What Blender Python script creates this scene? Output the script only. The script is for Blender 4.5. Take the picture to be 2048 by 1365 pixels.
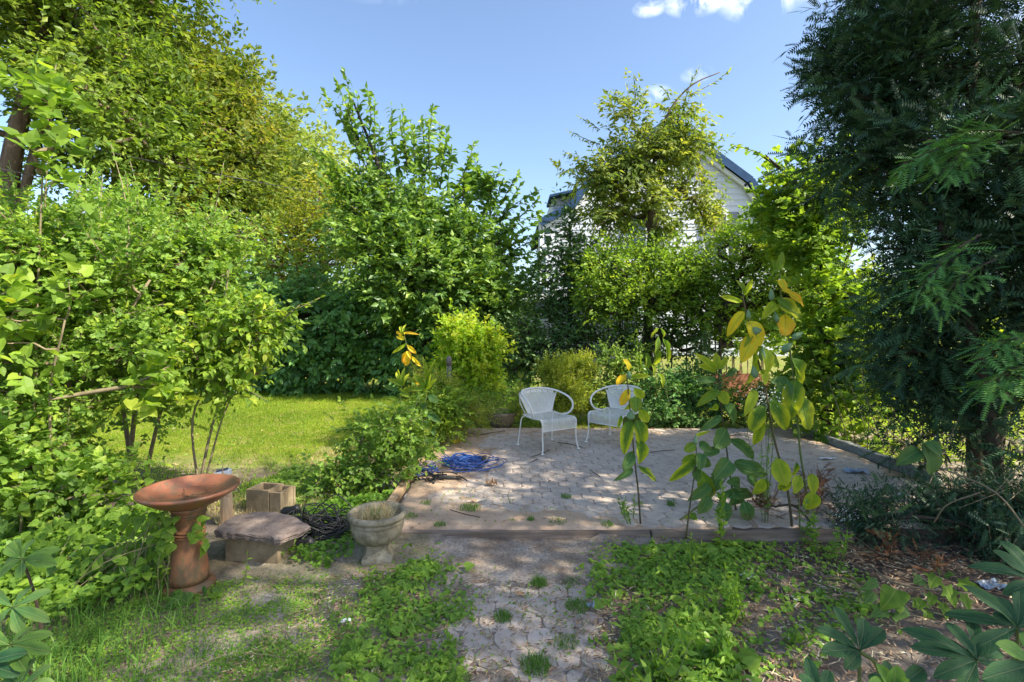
import bpy, bmesh, math
import numpy as np
from mathutils import Vector, Matrix
for o in list(bpy.data.objects): bpy.data.objects.remove(o)
SC = bpy.context.scene
COL = SC.collection
R = math.radians
# ------------------------------------------------------------------ camera, light, exposure
H, F, HY = 1.6, 1024.0, 640.0
cd = bpy.data.cameras.new('camera'); cam = bpy.data.objects.new('camera', cd); COL.objects.link(cam)
cam.location = (0, 0, H); cam.rotation_euler = (R(90), 0, 0)
cd.lens = 18; cd.sensor_width = 36; cd.shift_y = -(682.5-HY)/2048; cd.clip_start = .05; cd.clip_end = 2000
SC.camera = cam
SUN_AZ, SUN_EL = 112, 43
sdir = Vector((math.sin(R(SUN_AZ))*math.cos(R(SUN_EL)), math.cos(R(SUN_AZ))*math.cos(R(SUN_EL)), math.sin(R(SUN_EL))))
sl = bpy.data.lights.new('sun', 'SUN'); sl.energy = 3.4; sl.angle = R(.5); sl.color = (1, .91, .74)
so = bpy.data.objects.new('sun', sl); COL.objects.link(so); so.rotation_euler = sdir.to_track_quat('Z', 'Y').to_euler()
W = bpy.data.worlds.new('World'); SC.world = W; W.use_nodes = True
nt = W.node_tree; nt.nodes.clear()
wo = nt.nodes.new('ShaderNodeOutputWorld'); bg = nt.nodes.new('ShaderNodeBackground'); bg.inputs[1].default_value = .096
sk = nt.nodes.new('ShaderNodeTexSky'); sk.sky_type = 'NISHITA'; sk.sun_disc = False
sk.sun_elevation = R(SUN_EL); sk.sun_rotation = R(SUN_AZ); sk.air_density = 1.0; sk.dust_density = 1.6; sk.ozone_density = 2.6
tc = nt.nodes.new('ShaderNodeTexCoord')
def wn(t, **kw):
    n = nt.nodes.new(t)
    for k, v in kw.items(): setattr(n, k, v)
    return n
def wmath(op, a, b=None):
    n = wn('ShaderNodeMath', operation=op)
    for i, x in enumerate((a, b)):
        if x is None: continue
        if isinstance(x, (int, float)): n.inputs[i].default_value = x
        else: nt.links.new(x, n.inputs[i])
    return n.outputs[0]
# small torn clouds: noise shaped by their direction in the sky
mask = None
for (cx_, cy_, rad, s_) in ((1300, 16, .03, .7), (1400, -8, .062, 1.), (1535, -12, .075, 1.), (1395, 150, .03, .4), (1310, 188, .035, .4), (300, -5, .04, .35), (700, -250, .3, .8), (1800, -400, .4, .9), (-900, -300, .4, .8), (3000, 0, .5, .8)):
    d = Vector(((cx_-1024)/F, 1, (HY-cy_)/F)).normalized()
    vm = wn('ShaderNodeVectorMath', operation='SUBTRACT'); nt.links.new(tc.outputs['Generated'], vm.inputs[0]); vm.inputs[1].default_value = d
    sc_ = wn('ShaderNodeVectorMath', operation='MULTIPLY'); nt.links.new(vm.outputs[0], sc_.inputs[0]); sc_.inputs[1].default_value = (1, 1, 2.2)
    ln = wn('ShaderNodeVectorMath', operation='LENGTH'); nt.links.new(sc_.outputs[0], ln.inputs[0])
    mr = wn('ShaderNodeMapRange'); nt.links.new(ln.outputs['Value'], mr.inputs[0]); mr.inputs[1].default_value = rad; mr.inputs[2].default_value = 0; mr.inputs[3].default_value = 0; mr.inputs[4].default_value = s_
    mask = mr.outputs[0] if mask is None else wmath('MAXIMUM', mask, mr.outputs[0])
nz = wn('ShaderNodeTexNoise'); nz.inputs['Scale'].default_value = 17; nz.inputs['Distortion'].default_value = .6; nz.inputs['Detail'].default_value = 9; nz.inputs['Roughness'].default_value = .62
nt.links.new(tc.outputs['Generated'], nz.inputs['Vector'])
cl = wmath('MULTIPLY', wmath('MINIMUM', wmath('MAXIMUM', wmath('MULTIPLY', wmath('SUBTRACT', nz.outputs[0], .42), 3.4), 0), 1), wmath('MINIMUM', wmath('MULTIPLY', mask, 1.5), .9))
mx = wn('ShaderNodeMix', data_type='RGBA'); nt.links.new(cl, mx.inputs[0]); nt.links.new(sk.outputs[0], mx.inputs[6]); mx.inputs[7].default_value = (9.5, 9.6, 10.2, 1)
nt.links.new(mx.outputs[2], bg.inputs[0]); nt.links.new(bg.outputs[0], wo.inputs[0])
SC.view_settings.view_transform = 'Standard'; SC.view_settings.look = 'None'; SC.view_settings.gamma = 1; SC.view_settings.use_curve_mapping = False
SC.view_settings.exposure = 1.65
SC.render.engine = 'CYCLES'
c = SC.cycles; c.max_bounces = 7; c.diffuse_bounces = 4; c.glossy_bounces = 2; c.transmission_bounces = 4; c.transparent_max_bounces = 4
c.caustics_reflective = False; c.caustics_refractive = False; c.use_denoising = True; c.sample_clamp_indirect = 6

def P(px, py, Y): return np.array([(px-1024)/F*Y, Y, H+(HY-py)/F*Y])
def G(px, py, z=0.):
    Y = (H-z)*F/(py-HY); return np.array([(px-1024)/F*Y, Y, z])
RNG = np.random.default_rng
def nrm(a): return a/np.maximum(np.linalg.norm(a, axis=-1, keepdims=True), 1e-9)
# ------------------------------------------------------------------ materials
def mat(name):
    m = bpy.data.materials.new(name); m.use_nodes = True; t = m.node_tree; t.nodes.clear()
    out = t.nodes.new('ShaderNodeOutputMaterial'); b = t.nodes.new('ShaderNodeBsdfPrincipled'); t.links.new(b.outputs[0], out.inputs[0])
    return m, t, b, out
def ramp(t, fac, stops):
    r = t.nodes.new('ShaderNodeValToRGB'); e = r.color_ramp.elements
    while len(e) < len(stops): e.new(.5)
    for i, (p, col) in enumerate(stops): e[i].position = p; e[i].color = (*col, 1)
    t.links.new(fac, r.inputs[0]); return r.outputs[0]
LEAFB = 1.9
def leafmat(name, cols, trans=.45, rough=.48, spec=.35, tint=(1.25, 1.25, .55)):
    m, t, b, out = mat(name)
    cols = [tuple(min(q*LEAFB*w_, .55) for q, w_ in zip(k, (1.12, 1, .82) if 'yew' not in name and 'vine' not in name and 'grass' not in name else (1, 1, 1))) for k in cols]; trans = min(trans*1.15, .55); a = t.nodes.new('ShaderNodeAttribute'); a.attribute_name = 'v'
    c = ramp(t, a.outputs['Fac'], [(i/(len(cols)-1), k) for i, k in enumerate(cols)])
    t.links.new(c, b.inputs['Base Color']); b.inputs['Roughness'].default_value = rough; b.inputs['Specular IOR Level'].default_value = spec
    tr = t.nodes.new('ShaderNodeBsdfTranslucent'); mu = t.nodes.new('ShaderNodeMix'); mu.data_type = 'RGBA'; mu.blend_type = 'MULTIPLY'; mu.inputs[0].default_value = 1
    t.links.new(c, mu.inputs[6]); mu.inputs[7].default_value = (*tint, 1); t.links.new(mu.outputs[2], tr.inputs[0])
    ms = t.nodes.new('ShaderNodeMixShader'); ms.inputs[0].default_value = trans
    t.links.new(b.outputs[0], ms.inputs[1]); t.links.new(tr.outputs[0], ms.inputs[2]); t.links.new(ms.outputs[0], out.inputs[0])
    return m
def surf(name, stops, scale=8, detail=6, rough=.85, bump=.3, bscale=None, rnd=0., dist=.01, stretch=(1, 1, 1), spec=.3, metal=0., two=None, bdist=.004):
    """mottled surface: noise ramp, optional second noise layer (stops2, scale2, threshold), bump, per-object variation"""
    m, t, b, out = mat(name)
    co = t.nodes.new('ShaderNodeTexCoord'); mp = t.nodes.new('ShaderNodeMapping'); mp.inputs['Scale'].default_value = stretch
    t.links.new(co.outputs['Object'], mp.inputs[0]); oi = t.nodes.new('ShaderNodeObjectInfo')
    vec = mp.outputs[0]
    if rnd:
        ad = t.nodes.new('ShaderNodeVectorMath'); ad.operation = 'ADD'; t.links.new(vec, ad.inputs[0])
        cx = t.nodes.new('ShaderNodeMath'); cx.operation = 'MULTIPLY'; t.links.new(oi.outputs['Random'], cx.inputs[0]); cx.inputs[1].default_value = 37
        t.links.new(cx.outputs[0], ad.inputs[1]); vec = ad.outputs[0]
    n = t.nodes.new('ShaderNodeTexNoise'); n.inputs['Scale'].default_value = scale; n.inputs['Detail'].default_value = detail; n.inputs['Roughness'].default_value = .62; n.inputs['Distortion'].default_value = .3
    t.links.new(vec, n.inputs['Vector'])
    col = ramp(t, n.outputs[0], [(.28+.44*i/(len(stops)-1), k) for i, k in enumerate(stops)])
    if two:
        c2, s2, th, amt = two
        n2 = t.nodes.new('ShaderNodeTexNoise'); n2.inputs['Scale'].default_value = s2; n2.inputs['Detail'].default_value = 8; n2.inputs['Roughness'].default_value = .7; t.links.new(vec, n2.inputs['Vector'])
        mr = t.nodes.new('ShaderNodeMapRange'); t.links.new(n2.outputs[0], mr.inputs[0]); mr.inputs[1].default_value = th; mr.inputs[2].default_value = th+.1; mr.inputs[4].default_value = amt
        mm = t.nodes.new('ShaderNodeMix'); mm.data_type = 'RGBA'; t.links.new(mr.outputs[0], mm.inputs[0]); t.links.new(col, mm.inputs[6]); mm.inputs[7].default_value = (*c2, 1); col = mm.outputs[2]
    if rnd:
        hs = t.nodes.new('ShaderNodeHueSaturation'); mr2 = t.nodes.new('ShaderNodeMapRange'); t.links.new(oi.outputs['Random'], mr2.inputs[0]); mr2.inputs[3].default_value = 1-rnd; mr2.inputs[4].default_value = 1+rnd
        t.links.new(mr2.outputs[0], hs.inputs['Value']); t.links.new(col, hs.inputs['Color']); col = hs.outputs[0]
    t.links.new(col, b.inputs['Base Color']); b.inputs['Roughness'].default_value = rough; b.inputs['Specular IOR Level'].default_value = spec; b.inputs['Metallic'].default_value = metal
    if bump:
        n3 = t.nodes.new('ShaderNodeTexNoise'); n3.inputs['Scale'].default_value = bscale or scale*6; n3.inputs['Detail'].default_value = 5; t.links.new(vec, n3.inputs['Vector'])
        bp = t.nodes.new('ShaderNodeBump'); bp.inputs['Strength'].default_value = bump; bp.inputs['Distance'].default_value = bdist; t.links.new(n3.outputs[0], bp.inputs['Height']); t.links.new(bp.outputs[0], b.inputs['Normal'])
    return m
M = {}
M['maple'] = leafmat('maple_leaves', [(.025, .055, .014), (.065, .12, .024), (.11, .18, .035), (.17, .22, .045)])
M['maple2'] = leafmat('maple_leaves_autumn', [(.026, .055, .014), (.065, .11, .022), (.115, .155, .03), (.17, .155, .04)])
M['pale'] = leafmat('pale_leaves', [(.09, .14, .05), (.14, .2, .07), (.2, .25, .08)])
M['gold'] = leafmat('golden_leaves', [(.07, .115, .015), (.13, .17, .02), (.22, .21, .025)])
M['elm'] = leafmat('elm_leaves', [(.03, .075, .025), (.06, .13, .035), (.11, .2, .04), (.17, .25, .04)], trans=.35, spec=.5, rough=.42)
M['vine'] = leafmat('vine_leaves', [(.032, .085, .026), (.065, .145, .04), (.1, .2, .055), (.15, .24, .065)], trans=.33, spec=.55, rough=.4)
M['rose'] = leafmat('lobed_leaves', [(.045, .095, .03), (.085, .17, .035), (.13, .23, .045), (.2, .28, .045)], trans=.42)
M['bright'] = leafmat('bright_leaves', [(.08, .16, .015), (.15, .27, .02), (.22, .34, .03), (.33, .36, .03)], trans=.45)
M['cherry'] = leafmat('cherry_leaves', [(.04, .08, .025), (.08, .13, .03), (.13, .18, .04), (.2, .22, .05)], trans=.42)
M['dark'] = leafmat('dark_leaves', [(.025, .06, .022), (.045, .1, .032), (.075, .14, .042)], trans=.22, spec=.45)
M['mid'] = leafmat('shrub_leaves', [(.035, .075, .02), (.07, .135, .03), (.11, .19, .035), (.16, .23, .04)], trans=.36)
M['nmaple'] = leafmat('young_maple_leaves', [(.05, .1, .02), (.09, .17, .03), (.14, .24, .035), (.24, .29, .04)], trans=.45)
M['yew'] = leafmat('yew_needles', [(.009, .025, .013), (.018, .046, .022), (.034, .075, .032), (.065, .13, .042)], trans=.12, spec=.4, rough=.45)
M['yewdead'] = leafmat('dead_yew_needles', [(.06, .025, .012), (.1, .04, .016), (.14, .06, .022)], trans=.15)
M['goldrod'] = leafmat('goldenrod_leaves', [(.09, .14, .02), (.17, .23, .03), (.26, .28, .05)], trans=.42)
M['weed'] = leafmat('weed_leaves', [(.04, .095, .02), (.075, .165, .025), (.12, .23, .03), (.17, .27, .04)], trans=.38)
M['cover'] = leafmat('ground_cover_leaves', [(.04, .1, .018), (.075, .16, .025), (.115, .21, .032), (.17, .26, .038)], trans=.38)
M['grass'] = leafmat('grass_blades', [(.075, .13, .012), (.13, .2, .016), (.19, .26, .02), (.27, .29, .045)], trans=.45)
M['grassd'] = leafmat('dark_grass_blades', [(.04, .09, .02), (.07, .15, .025), (.11, .2, .04)], trans=.4)
M['straw'] = leafmat('dry_grass', [(.22, .13, .06), (.36, .24, .12), (.46, .34, .2)], trans=.2)
M['yewlit'] = leafmat('sunlit_yew_needles', [(.035, .1, .035), (.06, .16, .045), (.1, .22, .05), (.15, .28, .055)], trans=.25)  # lighter copy of the yew green, with sunlight put into the colour
M['rhodo'] = leafmat('rhododendron_leaves', [(.02, .07, .045), (.03, .1, .055), (.05, .13, .05)], trans=.18, spec=.5, rough=.42)
M['mulch'] = leafmat('mulch_chips', [(.06, .04, .03), (.13, .09, .065), (.24, .18, .13), (.36, .3, .24)], trans=0, spec=.2)
M['bark'] = surf('bark', [(.07, .045, .03), (.14, .1, .07), (.2, .15, .11)], 14, bump=.6, stretch=(1, 1, .25), bdist=.01)
M['barkw'] = surf('warm_bark', [(.16, .07, .03), (.28, .13, .06), (.35, .19, .09)], 16, bump=.6, stretch=(1, 1, .25), bdist=.008)
M['twig'] = surf('twig_bark', [(.16, .13, .08), (.28, .23, .14)], 20, bump=.2)
M['twigd'] = surf('dark_twig_bark', [(.04, .03, .022), (.09, .07, .05)], 20, bump=.2)
M['gstem'] = surf('green_stem', [(.09, .13, .04), (.16, .2, .06)], 20, bump=.1, rough=.6)
M['pstem'] = surf('purple_green_stem', [(.08, .05, .035), (.12, .12, .05)], 9, bump=.1, rough=.6)

def ground_mat():
    m, t, b, out = mat('ground_soil')
    co = t.nodes.new('ShaderNodeTexCoord')
    def noise(s, d=8, r=.65):
        n = t.nodes.new('ShaderNodeTexNoise'); n.inputs['Scale'].default_value = s; n.inputs['Detail'].default_value = d; n.inputs['Roughness'].default_value = r; t.links.new(co.outputs['Object'], n.inputs['Vector']); return n.outputs[0]
    a = t.nodes.new('ShaderNodeAttribute'); a.attribute_name = 'zone'; a.attribute_type = 'GEOMETRY'
    soil = ramp(t, noise(5), [(.3, (.2, .14, .1)), (.48, (.29, .235, .185)), (.62, (.39, .33, .275)), (.75, (.47, .41, .35))])
    fine = ramp(t, noise(60, 4), [(.3, (.55, .55, .55)), (.7, (1.25, 1.25, 1.25))])
    mu = t.nodes.new('ShaderNodeMix'); mu.data_type = 'RGBA'; mu.blend_type = 'MULTIPLY'; mu.inputs[0].default_value = 1; t.links.new(soil, mu.inputs[6]); t.links.new(fine, mu.inputs[7])
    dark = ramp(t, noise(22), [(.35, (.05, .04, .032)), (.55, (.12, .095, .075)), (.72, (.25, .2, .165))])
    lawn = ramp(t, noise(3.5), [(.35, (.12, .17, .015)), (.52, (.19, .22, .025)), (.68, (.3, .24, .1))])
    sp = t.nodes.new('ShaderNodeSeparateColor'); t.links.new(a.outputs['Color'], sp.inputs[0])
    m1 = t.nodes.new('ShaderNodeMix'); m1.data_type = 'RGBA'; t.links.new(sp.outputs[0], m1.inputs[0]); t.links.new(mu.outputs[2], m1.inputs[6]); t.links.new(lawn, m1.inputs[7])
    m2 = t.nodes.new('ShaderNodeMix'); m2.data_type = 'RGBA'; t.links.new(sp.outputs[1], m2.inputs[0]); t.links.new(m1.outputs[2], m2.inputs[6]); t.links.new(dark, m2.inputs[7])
    t.links.new(m2.outputs[2], b.inputs['Base Color']); b.inputs['Roughness'].default_value = .95; b.inputs['Specular IOR Level'].default_value = .15
    bp = t.nodes.new('ShaderNodeBump'); bp.inputs['Strength'].default_value = .7; bp.inputs['Distance'].default_value = .012; t.links.new(noise(40, 8, .75), bp.inputs['Height']); t.links.new(bp.outputs[0], b.inputs['Normal'])
    return m
M['ground'] = ground_mat()
M['dirt'] = surf('patio_dirt', [(.3, .2, .13), (.46, .33, .23), (.56, .43, .32)], 3, bump=.7, bscale=70, rough=.95, spec=.15, two=((.12, .085, .06), 45, .6, .8), bdist=.006)
M['paver'] = surf('concrete_paver', [(.36, .29, .24), (.48, .4, .335), (.56, .48, .41)], 7, bump=.5, bscale=90, rnd=.07, rough=.9, spec=.2, two=((.13, .1, .09), 18, .6, .7))
M['joint'] = surf('joint_soil', [(.05, .035, .025), (.1, .075, .055), (.16, .12, .09)], 20, bump=.5)
M['timber'] = surf('weathered_timber', [(.1, .072, .055), (.2, .155, .125), (.3, .24, .2)], 9, stretch=(.25, 3, 3), bump=.7, bscale=40, rough=.9, bdist=.004)
M['timberw'] = surf('warm_weathered_timber', [(.22, .14, .08), (.36, .25, .15), (.46, .34, .22)], 9, stretch=(3, .25, 3), bump=.7, bscale=40, rough=.9)
M['splint'] = surf('pale_split_wood', [(.3, .17, .09), (.5, .33, .2), (.62, .47, .33)], 12, stretch=(4, 4, .3), bump=.8, bscale=60)
M['kerb'] = surf('old_concrete', [(.14, .15, .14), (.24, .25, .23), (.33, .33, .31)], 10, bump=.6, bscale=80, two=((.09, .1, .07), 12, .55, .7))
M['urn'] = surf('cast_stone', [(.13, .11, .07), (.27, .235, .165), (.4, .355, .27)], 14, bump=.6, bscale=120, two=((.1, .085, .055), 22, .55, .75), bdist=.003)
M['block'] = surf('tan_concrete_block', [(.15, .11, .065), (.25, .19, .12), (.32, .26, .17)], 8, bump=.7, bscale=120, two=((.1, .09, .045), 9, .55, .5), bdist=.003)
M['flag'] = surf('flagstone', [(.11, .08, .07), (.2, .155, .135), (.28, .23, .2)], 10, bump=.9, bscale=45, stretch=(1, 1, 4), bdist=.008, two=((.07, .055, .045), 30, .58, .7))
M['terra'] = surf('weathered_terracotta', [(.12, .055, .028), (.25, .11, .052), (.36, .18, .09)], 11, bump=.25, bscale=120, rough=.55, spec=.4, stretch=(1, 1, .5), two=((.1, .085, .045), 11, .48, .8))
M['terrab'] = surf('glazed_bowl', [(.17, .065, .034), (.26, .1, .052), (.32, .145, .08)], 5, bump=.1, rough=.42, spec=.45, two=((.13, .09, .055), 11, .5, .75))
M['white'] = surf('white_enamel', [(.74, .71, .65), (.84, .81, .75), (.88, .86, .8)], 15, bump=.05, rough=.4, spec=.5, two=((.4, .3, .2), 30, .7, .5))
M['siding'] = surf('white_siding', [(.5, .53, .58), (.58, .61, .66)], 1.5, bump=.1, rough=.6, stretch=(.3, 1, 3))
M['roof'] = surf('slate_roof', [(.04, .05, .07), (.07, .09, .13)], 6, bump=.4, spec=.05, rough=1)
M['trim'] = surf('blue_grey_trim', [(.025, .055, .12), (.04, .085, .18)], 3, bump=.1, rough=.8, spec=.1)
M['trimw'] = surf('white_trim', [(.6, .62, .66), (.7, .72, .75)], 3, bump=.05, rough=.5)
M['glass'] = surf('window_glass', [(.03, .06, .07), (.06, .1, .11)], 2, bump=0, rough=.2, spec=.6)
M['shut'] = surf('dark_shutter', [(.05, .07, .1), (.08, .1, .14)], 3, bump=.1)
M['brickred'] = surf('red_planter_wood', [(.25, .1, .06), (.4, .17, .1)], 9, bump=.4, stretch=(.3, 1, 3))
M['blue'] = surf('blue_cord', [(.01, .035, .18), (.022, .085, .34), (.05, .15, .44)], 12, bump=0, rough=.4, spec=.5)
M['black'] = surf('black_rubber', [(.012, .012, .013), (.03, .03, .032)], 12, bump=.2, rough=.5, spec=.5)
M['grey'] = surf('grey_metal_post', [(.13, .11, .1), (.22, .19, .18)], 20, bump=.4, rough=.6)
M['paper'] = surf('white_paper', [(.6, .62, .64), (.75, .76, .78)], 9, bump=.1)
M['bluep'] = surf('pale_blue_plastic', [(.22, .3, .4), (.42, .48, .54)], 20, bump=.2, rough=.35)
M['wire'] = surf('cable_black', [(.03, .03, .035), (.06, .06, .07)], 3, bump=0)
M['pod'] = surf('seed_pod', [(.12, .22, .1), (.2, .32, .16)], 30, bump=.3, rough=.6)
M['flower'] = surf('tiny_white_petals', [(.7, .75, .68), (.85, .87, .8)], 30, bump=0)
M['water'] = surf('leaf_litter', [(.08, .05, .03), (.2, .13, .07)], 30, bump=.4)
M['deadleaf'] = surf('curled_dead_leaf', [(.4, .22, .1), (.6, .38, .22)], 20, bump=.3)
def mwleaf(name, a, b_, edge, trans=.5):
    """broad leaf with a pale midrib and an edge tone, from the leaf's own coordinates"""
    m, t, b, out = mat(name)
    co = t.nodes.new('ShaderNodeTexCoord'); s = t.nodes.new('ShaderNodeSeparateXYZ'); t.links.new(co.outputs['Object'], s.inputs[0])
    ab = t.nodes.new('ShaderNodeMath'); ab.operation = 'ABSOLUTE'; t.links.new(s.outputs[0], ab.inputs[0])
    n = t.nodes.new('ShaderNodeTexNoise'); n.inputs['Scale'].default_value = 3.2; n.inputs['Detail'].default_value = 5; oi = t.nodes.new('ShaderNodeObjectInfo')
    ad = t.nodes.new('ShaderNodeVectorMath'); ad.operation = 'ADD'; t.links.new(co.outputs['Object'], ad.inputs[0]); k = t.nodes.new('ShaderNodeMath'); k.operation = 'MULTIPLY'; k.inputs[1].default_value = 50; t.links.new(oi.outputs['Random'], k.inputs[0]); t.links.new(k.outputs[0], ad.inputs[1]); t.links.new(ad.outputs[0], n.inputs['Vector'])
    base = ramp(t, n.outputs[0], [(.3, a), (.7, b_)])
    # edge factor: distance from the midrib plus position towards the tip
    f = t.nodes.new('ShaderNodeMath'); f.operation = 'MULTIPLY_ADD'; t.links.new(s.outputs[1], f.inputs[0]); f.inputs[1].default_value = .55; t.links.new(ab.outputs[0], f.inputs[2])
    f2 = t.nodes.new('ShaderNodeMath'); f2.operation = 'MULTIPLY_ADD'; t.links.new(n.outputs[0], f2.inputs[0]); f2.inputs[1].default_value = .5; t.links.new(f.outputs[0], f2.inputs[2])
    mr = t.nodes.new('ShaderNodeMapRange'); t.links.new(f2.outputs[0], mr.inputs[0]); mr.inputs[1].default_value = .62; mr.inputs[2].default_value = 1.0
    m1 = t.nodes.new('ShaderNodeMix'); m1.data_type = 'RGBA'; t.links.new(mr.outputs[0], m1.inputs[0]); t.links.new(base, m1.inputs[6]); m1.inputs[7].default_value = (*edge, 1)
    # veins: midrib and side veins
    wv = t.nodes.new('ShaderNodeMath'); wv.operation = 'MULTIPLY_ADD'; t.links.new(ab.outputs[0], wv.inputs[0]); wv.inputs[1].default_value = -.5; t.links.new(s.outputs[1], wv.inputs[2])
    w2 = t.nodes.new('ShaderNodeMath'); w2.operation = 'MULTIPLY'; t.links.new(wv.outputs[0], w2.inputs[0]); w2.inputs[1].default_value = 70
    w3 = t.nodes.new('ShaderNodeMath'); w3.operation = 'SINE'; t.links.new(w2.outputs[0], w3.inputs[0])
    mv = t.nodes.new('ShaderNodeMapRange'); t.links.new(w3.outputs[0], mv.inputs[0]); mv.inputs[1].default_value = .85; mv.inputs[2].default_value = 1; mv.inputs[4].default_value = .3
    mm = t.nodes.new('ShaderNodeMapRange'); t.links.new(ab.outputs[0], mm.inputs[0]); mm.inputs[1].default_value = .045; mm.inputs[2].default_value = .015; mm.inputs[4].default_value = .75
    mxx = t.nodes.new('ShaderNodeMath'); mxx.operation = 'MAXIMUM'; t.links.new(mv.outputs[0], mxx.inputs[0]); t.links.new(mm.outputs[0], mxx.inputs[1])
    m2 = t.nodes.new('ShaderNodeMix'); m2.data_type = 'RGBA'; t.links.new(mxx.outputs[0], m2.inputs[0]); t.links.new(m1.outputs[2], m2.inputs[6]); m2.inputs[7].default_value = (min(a[0]*2+.1, .6), min(a[1]*1.4+.1, .55), a[2]+.06, 1)
    c = m2.outputs[2]; t.links.new(c, b.inputs['Base Color']); b.inputs['Roughness'].default_value = .55; b.inputs['Specular IOR Level'].default_value = .22
    bp = t.nodes.new('ShaderNodeBump'); bp.inputs['Strength'].default_value = .5; bp.inputs['Distance'].default_value = .01; t.links.new(mxx.outputs[0], bp.inputs['Height']); bp.invert = True; t.links.new(bp.outputs[0], b.inputs['Normal'])
    tr = t.nodes.new('ShaderNodeBsdfTranslucent'); mu = t.nodes.new('ShaderNodeMix'); mu.data_type = 'RGBA'; mu.blend_type = 'MULTIPLY'; mu.inputs[0].default_value = 1
    t.links.new(c, mu.inputs[6]); mu.inputs[7].default_value = (1.3, 1.3, .6, 1); t.links.new(mu.outputs[2], tr.inputs[0])
    ms = t.nodes.new('ShaderNodeMixShader'); ms.inputs[0].default_value = trans
    t.links.new(b.outputs[0], ms.inputs[1]); t.links.new(tr.outputs[0], ms.inputs[2]); t.links.new(ms.outputs[0], out.inputs[0]); return m
# tones of single leaves
LM = {'g': mwleaf('milkweed_green', (.15, .29, .045), (.22, .38, .05), (.28, .34, .03)),
      'd': mwleaf('milkweed_dark_green', (.06, .16, .05), (.095, .22, .06), (.14, .23, .06), .28),
      'e': mwleaf('milkweed_yellow_edged', (.09, .21, .035), (.16, .3, .04), (.65, .68, .04), .5),
      'l': mwleaf('milkweed_lime', (.28, .42, .03), (.38, .52, .04), (.55, .6, .05)),
      'y': mwleaf('milkweed_yellow', (.8, .72, .04), (.88, .74, .05), (.9, .62, .04)),
      'o': mwleaf('milkweed_orange', (.9, .7, .04), (.93, .68, .05), (.9, .5, .05)),
      'r': mwleaf('rhododendron_dark', (.016, .07, .03), (.026, .095, .038), (.045, .12, .04), .2),
      'R': mwleaf('rhododendron_fresh', (.1, .24, .06), (.16, .32, .07), (.2, .36, .07), .35),
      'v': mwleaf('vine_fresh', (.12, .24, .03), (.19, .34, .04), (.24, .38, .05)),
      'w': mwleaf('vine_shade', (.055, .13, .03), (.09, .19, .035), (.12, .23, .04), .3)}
# ------------------------------------------------------------------ mesh helpers
class TM:
    """a triangle mesh being collected"""
    def __init__(s): s.V = []; s.T = []; s.A = []; s.n = 0
    def add(s, V, T, a=.5):
        V = np.asarray(V, float).reshape(-1, 3); T = np.asarray(T, int).reshape(-1, 3)
        s.V.append(V); s.T.append(T+s.n); s.n += len(V)
        s.A.append(np.broadcast_to(np.asarray(a, float), (len(T),)) if np.ndim(a) < 1 or len(a) != len(T) else np.asarray(a, float)); return s
    def data(s, name, origin=(0, 0, 0), smooth=False, attr=True):
        V = np.concatenate(s.V)-np.asarray(origin, float); T = np.concatenate(s.T); me = bpy.data.meshes.new(name)
        me.vertices.add(len(V)); me.vertices.foreach_set('co', V.astype(np.float32).ravel())
        me.loops.add(len(T)*3); me.loops.foreach_set('vertex_index', T.astype(np.int32).ravel())
        me.polygons.add(len(T)); me.polygons.foreach_set('loop_start', np.arange(0, len(T)*3, 3, dtype=np.int32))
        me.polygons.foreach_set('use_smooth', np.full(len(T), smooth))
        me.update(calc_edges=True)
        if attr:
            at = me.attributes.new('v', 'FLOAT', 'FACE'); at.data.foreach_set('value', np.concatenate(s.A).astype(np.float32))
        return me
    def build(s, name, m, parent=None, smooth=False, at=None):
        org = np.zeros(3) if parent is None else np.array(parent['_o'])
        if parent is None and at is not None: org = np.asarray(at, float)
        me = s.data(name, org, smooth); me.materials.append(m)
        o = bpy.data.objects.new(name, me); COL.objects.link(o)
        if parent is not None: o.parent = parent
        else: o.location = org
        return o
def thing(name, label, cat, loc=(0, 0, 0), group=None, rotz=0):
    o = bpy.data.objects.new(name, None); COL.objects.link(o); o.empty_display_size = .1
    o.location = loc; o.rotation_euler = (0, 0, rotz); o['label'] = label; o['category'] = cat; o['_o'] = [float(x) for x in loc]
    if group: o['group'] = group
    return o
def tag(o, label, cat, group=None, kind=None):
    o['label'] = label; o['category'] = cat
    if group: o['group'] = group
    if kind: o['kind'] = kind
    return o
def structure(o, label=None):
    o['kind'] = 'structure'
    if label: o['label'] = label
    return o
def stuff(o, label, cat):
    o['kind'] = 'stuff'; o['label'] = label; o['category'] = cat; return o
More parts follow.
